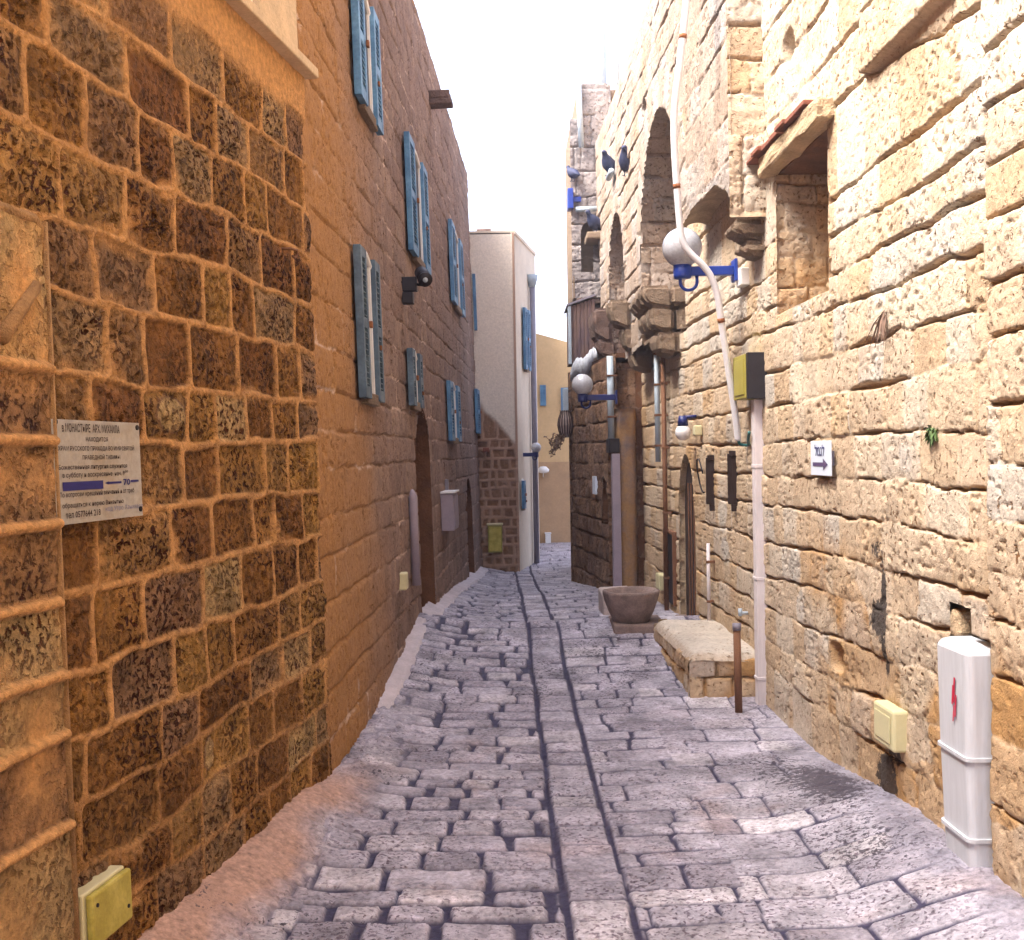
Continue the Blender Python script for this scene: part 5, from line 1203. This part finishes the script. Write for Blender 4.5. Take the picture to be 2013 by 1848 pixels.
# drain pipes
def vpipe(w, x, y0, y1, off, r_, mat, name, label, cat='pipe', brack=3, lean=0):
    t_, z1_ = w.uv(x, y0, off); t2, z0_ = w.uv(x + lean, y1, off); T = thing(name, w.at(t_, z0_, 0), label, cat)
    MB().tube([w.at(t_, z0_, off), w.at(t_, z1_, off)], r_, 10).build('pipe', mat, T, True)
    if brack:
        for i in range(brack):
            z = z0_ + (z1_ - z0_) * (i + .5) / brack; wallbox(w, t_ - r_ * 1.1, t_ + r_ * 1.1, z, z + .02, -.01, off + r_ * 1.1, .002).build('bracket', M['rustpipe'], T)
    return T
vpipe(R1, 1290, 668, 908, .09, .025, M['palepipe'], 'drain_pipe', 'thin pale pipe hanging from the corbels, ending at mid-height', brack=4, lean=0)
vpipe(R1, 1303, 690, 1195, .05, .022, M['rustpipe'], 'drain_pipe', 'brown rusty pipe running down right of the pale one', brack=4)
t_, z_ = R1.uv(1294, 1128, .06); _, z0_ = R1.uv(1294, 1158, .06)
tag(wallbox(R1, t_ - .12, t_ + .12, z0_, z_, -.01, .07, .012).build('cable_cover', M['ycream'], None), 'cream cable cap on the right wall behind the fountain', 'cable cover')
vpipe(R1, 1392, 1068, 1222, .04, .014, M['channel'], 'wall_pipe', 'thin brown pipe rising from behind the stone bench', brack=2)
vpipe(R2, 1199, 700, 862, .06, .035, M['palepipe'], 'drain_pipe', 'pale blue-grey pipe crossing behind the navy lamp arm', brack=2)
p_ = R2.uv(1204, 862, .05); _, z0_ = R2.uv(1204, 890, .05)
tag(wallbox(R2, p_[0] - .08, p_[0] + .10, z0_, p_[1], -.01, .10, .006).build('junction_box', M['black'], None), 'black box joining the pale pipe and the grey channel', 'junction box')
t_, z1_ = R2.uv(1206, 892, .05); _, z0_ = R2.uv(1213, 1162, .05)
tag(wallbox(R2, t_ - .05, t_ + .02, z0_ - .02, z1_, -.01, .075, .004).build('cable_channel', M['lilac'], None), 'grey upright channel from the black box down to the fountain', 'cable channel')
o = wbox_px(R2, 1164, 1169, 936, 971, .03, M['signwhite'], 'wall_sign', 'small pale plate on the dark stone house', 'sign', .003)
# rusty standpipe before the bench
X, Z = img_on_y(1452, 1375, 6.95)
zg = float(gz(X, 6.95)); _, zt_ = img_on_y(1452, 1232, 6.95)
T = thing('standpipe', (X, 6.95, zg), 'short rusty standpipe between stone bench and pale channel', 'pipe')
MB().tube([(X, 6.95, zg - .02), (X - .005, 6.95, zt_)], .023, 14).build('pipe', M['rustpipe'], T, True)
MB().tube([(X - .005, 6.95, zt_ - .02), (X - .005, 6.95, zt_ + .02)], .027, 14).build('cap', M['greypipe'], T, True)
# faucet stub
p_ = wpx(R1, 1470, 1205, .0); b = MB(); b.tube([p_, p_ + R1.n * .06], .011, 8); b.tube([p_ + R1.n * .05 - np.array([0, 0, .02]), p_ + R1.n * .05 + np.array([0, 0, .03])], .014, 8)
tag(b.build('tap', M['palepipe'], None, True), 'little metal tap on the wall beside the pale channel', 'tap')

# ------------------------------------------------------------------ STONE BENCH
BN = thing('stone_bench', (1.2, 7.9, 0.05), 'rough masonry bench against the right wall with worn pale top', 'bench')
def stone_block(name, pts, z0, z1, mat, seed, amp=.02, cuts=6, par=None):
    n = len(pts); bm_ = bmesh.new(); lo = [bm_.verts.new((x, y, z0)) for x, y in pts]; hi = [bm_.verts.new((x, y, z1)) for x, y in pts]
    bm_.faces.new(lo[::-1]); bm_.faces.new(hi)
    for i in range(n): bm_.faces.new([lo[i], lo[(i + 1) % n], hi[(i + 1) % n], hi[i]])
    bmesh.ops.bevel(bm_, geom=[e for e in bm_.edges], offset=.035, segments=2, affect='EDGES')
    bmesh.ops.triangulate(bm_, faces=list(bm_.faces)); bmesh.ops.subdivide_edges(bm_, edges=list(bm_.edges), cuts=cuts, use_grid_fill=True)
    from mathutils import noise as mn
    for v in bm_.verts:
        c = v.co; v.co = c + mn.noise_vector(c * 4 + Vector((seed, 0, 0))) * amp + mn.noise_vector(c * 14 + Vector((seed, 3, 0))) * amp * .45
    mb = MB().bm(bm_); return mb.build(name, mat, par)
M['benchtop'] = plain('worn_bench_top', (.60, .50, .45), .85, .3, 7, bump=.5, bd=.015)
M['benchside'] = plain('bench_masonry', (.54, .38, .21), .95, .4, 9, bump=.9, bd=.025, col2=(.34, .21, .11))
zb_ = float(gz(1.2, 7.5))
Xn0, _ = img_on_y(1352, 1360, 7.3); Xf0, _ = img_on_y(1287, 1255, 8.7); Xn1 = 1.60
_, ztb = img_on_y(1370, 1285, 7.35)
bp_ = [(Xn0, 7.3), (Xn1, 7.25), (1.56, 8.75), (Xf0, 8.7)]
bxa, bxb, bya, byb = Xn0 + .015, 1.58, 7.315, 8.72
zt3 = ztb; hb_ = zt3 - (zb_ - .12)
MB().hexa([(bxa + .02, bya + .03, zb_ - .1), (bxb, bya + .03, zb_ - .1), (bxb, byb, zb_ - .1), (Xf0 + .04, byb, zb_ - .1), (bxa + .02, bya + .03, zt3 - .035), (bxb, bya + .03, zt3 - .035), (bxb, byb, zt3 - .035), (Xf0 + .04, byb, zt3 - .035)]).build('core', M['benchside'], BN)
fb_ = stones_open(courses_level(-.05, 1.0, .14, .25, 301), 302, .16, .36, .011, .03, .013, .8, lambda a, c, h, R, G, B, A: (h - .05 * sstep(hb_ - .05, hb_ + .01, c), R, G, B + .25 * sstep(.2, .0, c), np.clip(A + .25, 0, .8)), 1, .8)
patch('near_face', np.arange(0, 1.58 - bxa + .01, .009), np.arange(0, hb_ - .02, .009), (bxa, bya, zb_ - .12), (1, 0, 0), (0, 0, 1), (0, -1, 0), fb_, M['R1'], BN)
lv_ = np.array([Xf0 - bxa, byb - bya, 0.0]); ll_ = np.linalg.norm(lv_); lv_ /= ll_; ln_ = np.array([-lv_[1], lv_[0], 0])
patch('long_face', np.arange(0, ll_ + .01, .012), np.arange(0, hb_ - .02, .009), (bxa, bya, zb_ - .12), lv_, (0, 0, 1), ln_, fb_, M['R1'], BN)
def ftop(a, c):
    h = .014 * fbm(a, c, 3.2, 3, 311) + .006 * fbm(a, c, 18, 3, 312); e = np.minimum(np.minimum(a, c) , 9)
    h = h - .06 * np.exp(-np.clip(e, 0, 1) / .025) + .015
    return h, .78 + .1 * vnoise(a * 2, c * 2, 3), .1 + 0 * h, .2 * sstep(.1, .5, fbm(a, c, 3, 3, 313)), .25 * sstep(.06, .0, e)
patch('worn_top', np.arange(0, 1.6 - bxa + .3, .012), np.arange(0, byb - bya, .015), (bxa, bya, zt3), (1, 0, 0), lv_ / lv_[1], (0, 0, 1), ftop, M['R1'], BN)
xe, ze = img_on_y(1292, 1225, 8.75)
stone_block('end_stone', [(Xf0 - .0, 8.68), (Xf0 + .14, 8.68), (Xf0 + .14, 8.8), (Xf0, 8.8)], zb_ - .05, ze + .03, M['benchside'], 12, .015, 4, BN)

# ------------------------------------------------------------------ FOUNTAIN
Yq = 9.0
xc_, zr_ = img_on_y(1243, 1168, Yq); rr_ = 56 * K / F_ * Yq
FT = thing('fountain', (xc_, Yq, float(gz(xc_, Yq))), 'dark carved stone basin on a block pedestal below the plastered pilaster', 'fountain')
b = MB(); prof = [(rr_ * .42, -.26), (rr_ * .62, -.225), (rr_ * .80, -.15), (rr_ * .94, -.06), (rr_, 0.0), (rr_ * 1.0, .02), (rr_ * .90, .022), (rr_ * .84, -.01), (rr_ * .6, -.12), (.001, -.16)]
b.lathe((xc_, Yq + .1, zr_), prof, 40, 1, 1.1); b.add([(xc_ - .1, Yq, zr_ - .26), (xc_ + .1, Yq, zr_ - .26), (xc_, Yq + .2, zr_ - .26)], [(0, 2, 1)])
o = b.build('basin', M['trough'], FT, True); rough_mesh(o, .006, 7, 2)
x0_, z0_ = img_on_y(1208, 1246, Yq - .12); x1_, _ = img_on_y(1300, 1246, Yq - .12)
o = MB().box((x0_, Yq - .10, z0_ - .12), (x1_ + .05, Yq + .45, zr_ - .225), .02).build('pedestal', M['trough'], FT); rough_mesh(o, .006, 9, 3)
x0_, z0_ = img_on_y(1180, 1150, 10.6); x1_, _ = img_on_y(1216, 1150, 10.6)
o = MB().box((x0_, 10.3, 0), (x1_ + .12, 10.9, z0_ - .05), .02).build('side_slab', M['benchtop'], FT); rough_mesh(o, .01, 6, 4)

# ------------------------------------------------------------------ far right furniture
# wooden oriel box
Yw = 14.35
X0, Z1_ = img_on_y(1119, 602, Yw); X1, Z0_ = img_on_y(1172, 712, Yw)
WB = thing('wooden_oriel', (X0, Yw, Z0_), 'weathered wooden board enclosure below the tower of the dark stone house', 'oriel')
b = MB(); n_ = 7; random.seed(3)
for i in range(n_):
    a_ = X0 + (X1 - X0) * i / n_; c_ = X0 + (X1 - X0) * (i + 1) / n_ - .005; zt_ = Z1_ + .10 * (i / n_)
    b.box((a_, Yw + random.uniform(-.005, .005), Z0_), (c_, Yw + .025, zt_), .003)
b.build('boards', M['wood'], WB)
b = MB(); b.box((X0, Yw + .026, Z0_), (X1, Yw + .75, Z1_ - .0), .004); b.build('enclosure', M['wood'], WB)
b = MB(); b.hexa([(X0 - .03, Yw - .04, Z1_), (X1, Yw - .04, Z1_ + .12), (X1, Yw + .8, Z1_ + .12), (X0 - .03, Yw + .8, Z1_), (X0 - .03, Yw - .04, Z1_ + .025), (X1, Yw - .04, Z1_ + .145), (X1, Yw + .8, Z1_ + .145), (X0 - .03, Yw + .8, Z1_ + .025)])
b.build('roof', M['greypipe'], WB)
MB().box((X0 - .02, Yw - .03, Z0_ - .02), (X0 + .02, Yw + .03, Z1_), .004).build('corner_post', M['palepipe'], WB)
# rolled white cloth
a_ = np.array([*img_on_y(1123, 738, 14.1)]); c_ = np.array([*img_on_y(1175, 700, 13.6)]); b = MB(); V = []; Fc = []; nn = 40
for i in range(nn + 1):
    f = i / nn; cx_ = a_[0] + (c_[0] - a_[0]) * f; cy_ = 14.1 - .5 * f; cz_ = a_[1] + (c_[1] - a_[1]) * (f ** .7) + .03 * math.sin(f * 9)
    for k in range(12):
        an = 2 * math.pi * k / 12; r_ = .115 * (1 + .12 * float(fbm(i * .3, math.cos(an) * .5 + math.sin(an) * .3, 2.2, 3, 4)) + .22 * float(fbm(i * .5, math.sin(an), 2, 2, 5))) * (.35 + .65 * math.sin(math.pi * min(max(f, .06), .94)) ** .4)
        V.append((cx_ + .2 * r_ * math.cos(an), cy_ + r_ * math.cos(an), cz_ + 1.0 * r_ * math.sin(an)))
for i in range(nn):
    for k in range(12): Fc.append((i * 12 + k, i * 12 + (k + 1) % 12, (i + 1) * 12 + (k + 1) % 12, (i + 1) * 12 + k))
tag(link_mesh('cloth_bundle', V, Fc, M['cloth'], None, True), 'bunched white awning cloth tied under the wooden board enclosure', 'awning')
# striped hanging planter
Yh = 15.1
Xh, Zh = img_on_y(1112, 836, Yh); k = K / F_ * Yh
PL = thing('hanging_planter', (Xh, Yh, Zh), 'dark ribbed hanging pot with trailing twigs at the end of the right-hand wall', 'planter')
prof = [(.3, -24), (.55, -23), (.85, -13), (1.0, 0), (.92, 12), (.70, 22), (.62, 27), (.72, 29)]
R_ = 16 * k
for j, mt in ((0, 'terracotta'), (1, 'potlight')):
    b = MB()
    for s_ in range(18):
        a0_ = 2 * math.pi * s_ / 18 + (math.pi / 18 if j else 0); w__ = math.pi / 18 * (1.25 if j == 0 else .75)
        b.lathe((Xh, Yh, Zh), [(r_ * R_ * (1.0 if j else 1.05), z_ * k) for r_, z_ in prof], 3, 1, 1, a0_ - w__ / 2 * 1.0, a0_ + w__ / 2)
    b.build('pot' if j == 0 else 'pot_stripes', M[mt], PL)
b = MB(); b.lathe((Xh, Yh, Zh), [(r_ * R_ * .94, z_ * k) for r_, z_ in prof[:-1]] + [(.001, 25 * k)], 18); b.build('liner', M['terracotta'], PL, True)
b = MB(); b.box((Xh - 5 * k, Yh - .05, Zh + 27 * k), (Xh + 6 * k, Yh + .05, Zh + 72 * k), .01); b.build('hanger', M['palepipe'], PL)
b = MB(); random.seed(5)
for i in range(16):
    p = np.array([Xh - .4 * R_ + random.uniform(-.3, .3) * R_, Yh + random.uniform(-.1, .1), Zh - 20 * k]); P = [p]
    for s_ in range(6): p = p + np.array([-random.uniform(.0, .05), random.uniform(-.02, .02), random.uniform(-.09, .05)]); P.append(p)
    b.tube(P, [.008, .007, .006, .006, .005, .004, .003], 5)
    for q_ in P[2:]:
        for _ in range(3):
            d_ = np.array([random.uniform(-1, 1), random.uniform(-1, 1), random.uniform(-1, 1)]) * .03; e_ = np.array([random.uniform(-1, 1), random.uniform(-1, 1), random.uniform(-1, 1)]) * .012
            b.add([q_, q_ + d_ * .5 + e_, q_ + d_, q_ + d_ * .5 - e_], [(0, 1, 2, 3)])
b.build('trailing_twigs', M['drygrass'], PL)
tag(MB().box((r2e[0] - .12, 15.05, Zh + 71 * k), (r2e[0] + .3, 15.12, Zh + 75 * k), .005).build('planter_bracket', M['palepipe'], PL)) if False else None

# rooftop / tower pipes
def fpipe(x0, y0, x1, y1, Y, r_, mat, label, base=0):
    a_ = img_on_y(x0, y0, Y); c_ = img_on_y(x1, y1, Y); b = MB(); b.tube([(a_[0], Y, a_[1]), (c_[0], Y, c_[1])], r_, 8)
    return tag(b.build('roof_pipe', mat, None, True), label, 'pipe', 'pale pipes standing by the tower')
fpipe(1143, 290, 1137, 160, YT - .05, .035, M['palepipe'], 'pale pipe running up the left corner of the tower')
fpipe(1180, 300, 1180, -30, YT + .3, .07, M['palepipe'], 'thick pale pipe rising between the tower and the arched wall')
fpipe(1190, 260, 1189, 60, YT + .5, .02, M['palepipe'], 'thin pole just right of the thick pale pipe')
fpipe(1215, 210, 1214, -20, 14.4, .025, M['palepipe'], 'thin pale pole standing on the roof edge of the arched wall')
a_ = img_on_y(1132, 411, YT - .08); c_ = img_on_y(1178, 409, YT - .08)
tag(MB().tube([(a_[0], YT - .05, a_[1]), (c_[0], YT - .05, c_[1])], .035, 10).build('drain_pipe', M['palepipe'], None, True), 'short level pale pipe across the tower wall', 'pipe')
# blue box on tower edge
a_ = img_on_y(1117, 372, YT - .02); c_ = img_on_y(1124, 412, YT - .02)
b = MB(); b.box((a_[0] - .01, YT - .1, c_[1]), (c_[0] + .02, YT + .12, a_[1]), .01); b.box((c_[0], YT - .03, (a_[1] + c_[1]) / 2 - .03), (c_[0] + .12, YT + .03, (a_[1] + c_[1]) / 2 + .03))
tag(b.build('wall_box', M['lampblue'], None), 'small dark blue box on the left edge of the tower', 'box')

# pigeons
def pigeon(c, hd, s_, label):
    c = np.array(c, float); f_ = np.array([math.cos(hd), math.sin(hd), 0]); sd_ = np.array([-f_[1], f_[0], 0]); z_ = np.array([0, 0, 1.0])
    rings = [(-.165, -.05, .020, .008), (-.12, -.03, .04, .020), (-.08, -.01, .062, .055), (-.02, .0, .078, .078), (.04, .02, .074, .078), (.075, .05, .055, .058), (.09, .085, .036, .040), (.098, .112, .032, .034), (.118, .122, .026, .024), (.133, .122, .010, .010), (.150, .116, .004, .004)]
    V = []; Fc = []; n_ = 12
    for (x, z, ry, rz) in rings:
        for k_ in range(n_):
            an = 2 * math.pi * k_ / n_; V.append(c + s_ * (f_ * x + z_ * (z + rz * math.sin(an)) + sd_ * ry * math.cos(an)))
    for i in range(len(rings) - 1):
        for k_ in range(n_): Fc.append((i * n_ + k_, i * n_ + (k_ + 1) % n_, (i + 1) * n_ + (k_ + 1) % n_, (i + 1) * n_ + k_))
    Fc += [tuple(range(n_ - 1, -1, -1)), tuple((len(rings) - 1) * n_ + k_ for k_ in range(n_))]
    mb = MB(); mb.add(V, Fc)
    for sg in (-1, 1):
        hip = c + s_ * (f_ * .0 + sd_ * .025 * sg - z_ * .05); ft = hip - z_ * s_ * .06
        mb.tube([hip, ft], s_ * .006, 5)
        for a in (-.6, 0, .6): mb.tube([ft, ft + s_ * .03 * (f_ * math.cos(a) + sd_ * math.sin(a))], s_ * .004, 4)
    return tag(mb.build('pigeon', M['pigeon'], None, True), label, 'bird', 'pigeons perched on the old walls')
p_ = wpx(P1, 1198, 325, .05); pigeon(p_, -2.2, 1.0, 'dark pigeon perched at a hole in the wall, left of the tall arch')
p_ = wpx(P1, 1233, 322, -.02); pigeon(p_, -1.9, 1.1, 'dark pigeon sitting inside a small wall hole beside the tall arch')
c_ = img_on_y(1170, 440, YT - .35); pigeon((c_[0], YT - .35, c_[1]), -2.5, 1.1, 'dark pigeon with lowered tail above the middle narrow arch')
c_ = img_on_y(1126, 342, YT - .05); pigeon((c_[0], YT - .06, c_[1]), 2.2, .85, 'dark pigeon perched on the left edge of the tower')
# perch stones
for (x, y, w, off, nm) in ((1198, 338, P1, .06, 'perch stone'),):
    t_, z_ = P1.uv(x, y, off); tag(MB().tube([P1.at(t_ - .12, z_ - .02, .05), P1.at(t_ + .2, z_ - .02, .05)], .035, 8).build('drain_pipe', M['palepipe'], None, True), 'short pale pipe end under the pigeon at the wall hole', 'pipe')
c_ = img_on_y(1172, 452, YT - .35); o = MB().box((c_[0] - .12, YT - .45, c_[1] - .12), (c_[0] + .25, YT + .1, c_[1] - .035), .02).build('perch_stone', M['corb'], B5); rough_mesh(o, .01, 6, 2)

# plants in the wall
def tuft(x, y, n, ln, mat, label, cat, down=0.0, seed=1):
    random.seed(seed); p = wpx(R1, x, y, .0); mb = MB()
    for i in range(n):
        a = np.array([random.uniform(-.2, .6) * -1, random.uniform(-1, 1), random.uniform(-.3, 1) - down * 1.8]); a /= np.linalg.norm(a); L_ = ln * random.uniform(.5, 1.1)
        s_ = np.cross(a, [0.3, .2, 1]); s_ /= np.linalg.norm(s_) + 1e-6; o_ = p + np.array([0, random.uniform(-.02, .02), random.uniform(-.015, .015)])
        b1 = o_ + a * L_ * .5 + np.array([0, 0, .008]); e1 = o_ + a * L_ + np.array([0, 0, -.02]); w__ = .004 if down else .007
        mb.add([o_, b1 - s_ * w__, e1, b1 + s_ * w__], [(0, 1, 2, 3)])
    return tag(mb.build('wall_plant', mat, None), label, cat)
tuft(1833, 858, 60, .055, M['leaf'], 'small green tuft growing from a joint right of the Hebrew sign', 'plant', seed=2)
tuft(1742, 608, 40, .16, M['drygrass'], 'wispy dry grass hanging from a joint below the window niche', 'plant', 1.0, 3)
HAZE = 0.004
if HAZE:
    hz = MB().box((-155, -155, -1.6), (155, 155, 12.0)).build('haze', plain('haze_air', (1, 1, 1)), None, origin=(0, 0, 0))
    mt = bpy.data.materials.new('thin_haze'); mt.use_nodes = True; n = mt.node_tree.nodes; n.clear()
    pv = n.new('ShaderNodeVolumePrincipled'); ou = n.new('ShaderNodeOutputMaterial'); mt.node_tree.links.new(pv.outputs[0], ou.inputs['Volume'])
    pv.inputs['Color'].default_value = (0.90, 0.90, 1.0, 1); pv.inputs['Density'].default_value = HAZE; pv.inputs['Anisotropy'].default_value = 0.3
    hz.data.materials[0] = mt; hz['kind'] = 'stuff'
print('verts', sum(len(m_.vertices) for m_ in bpy.data.meshes))
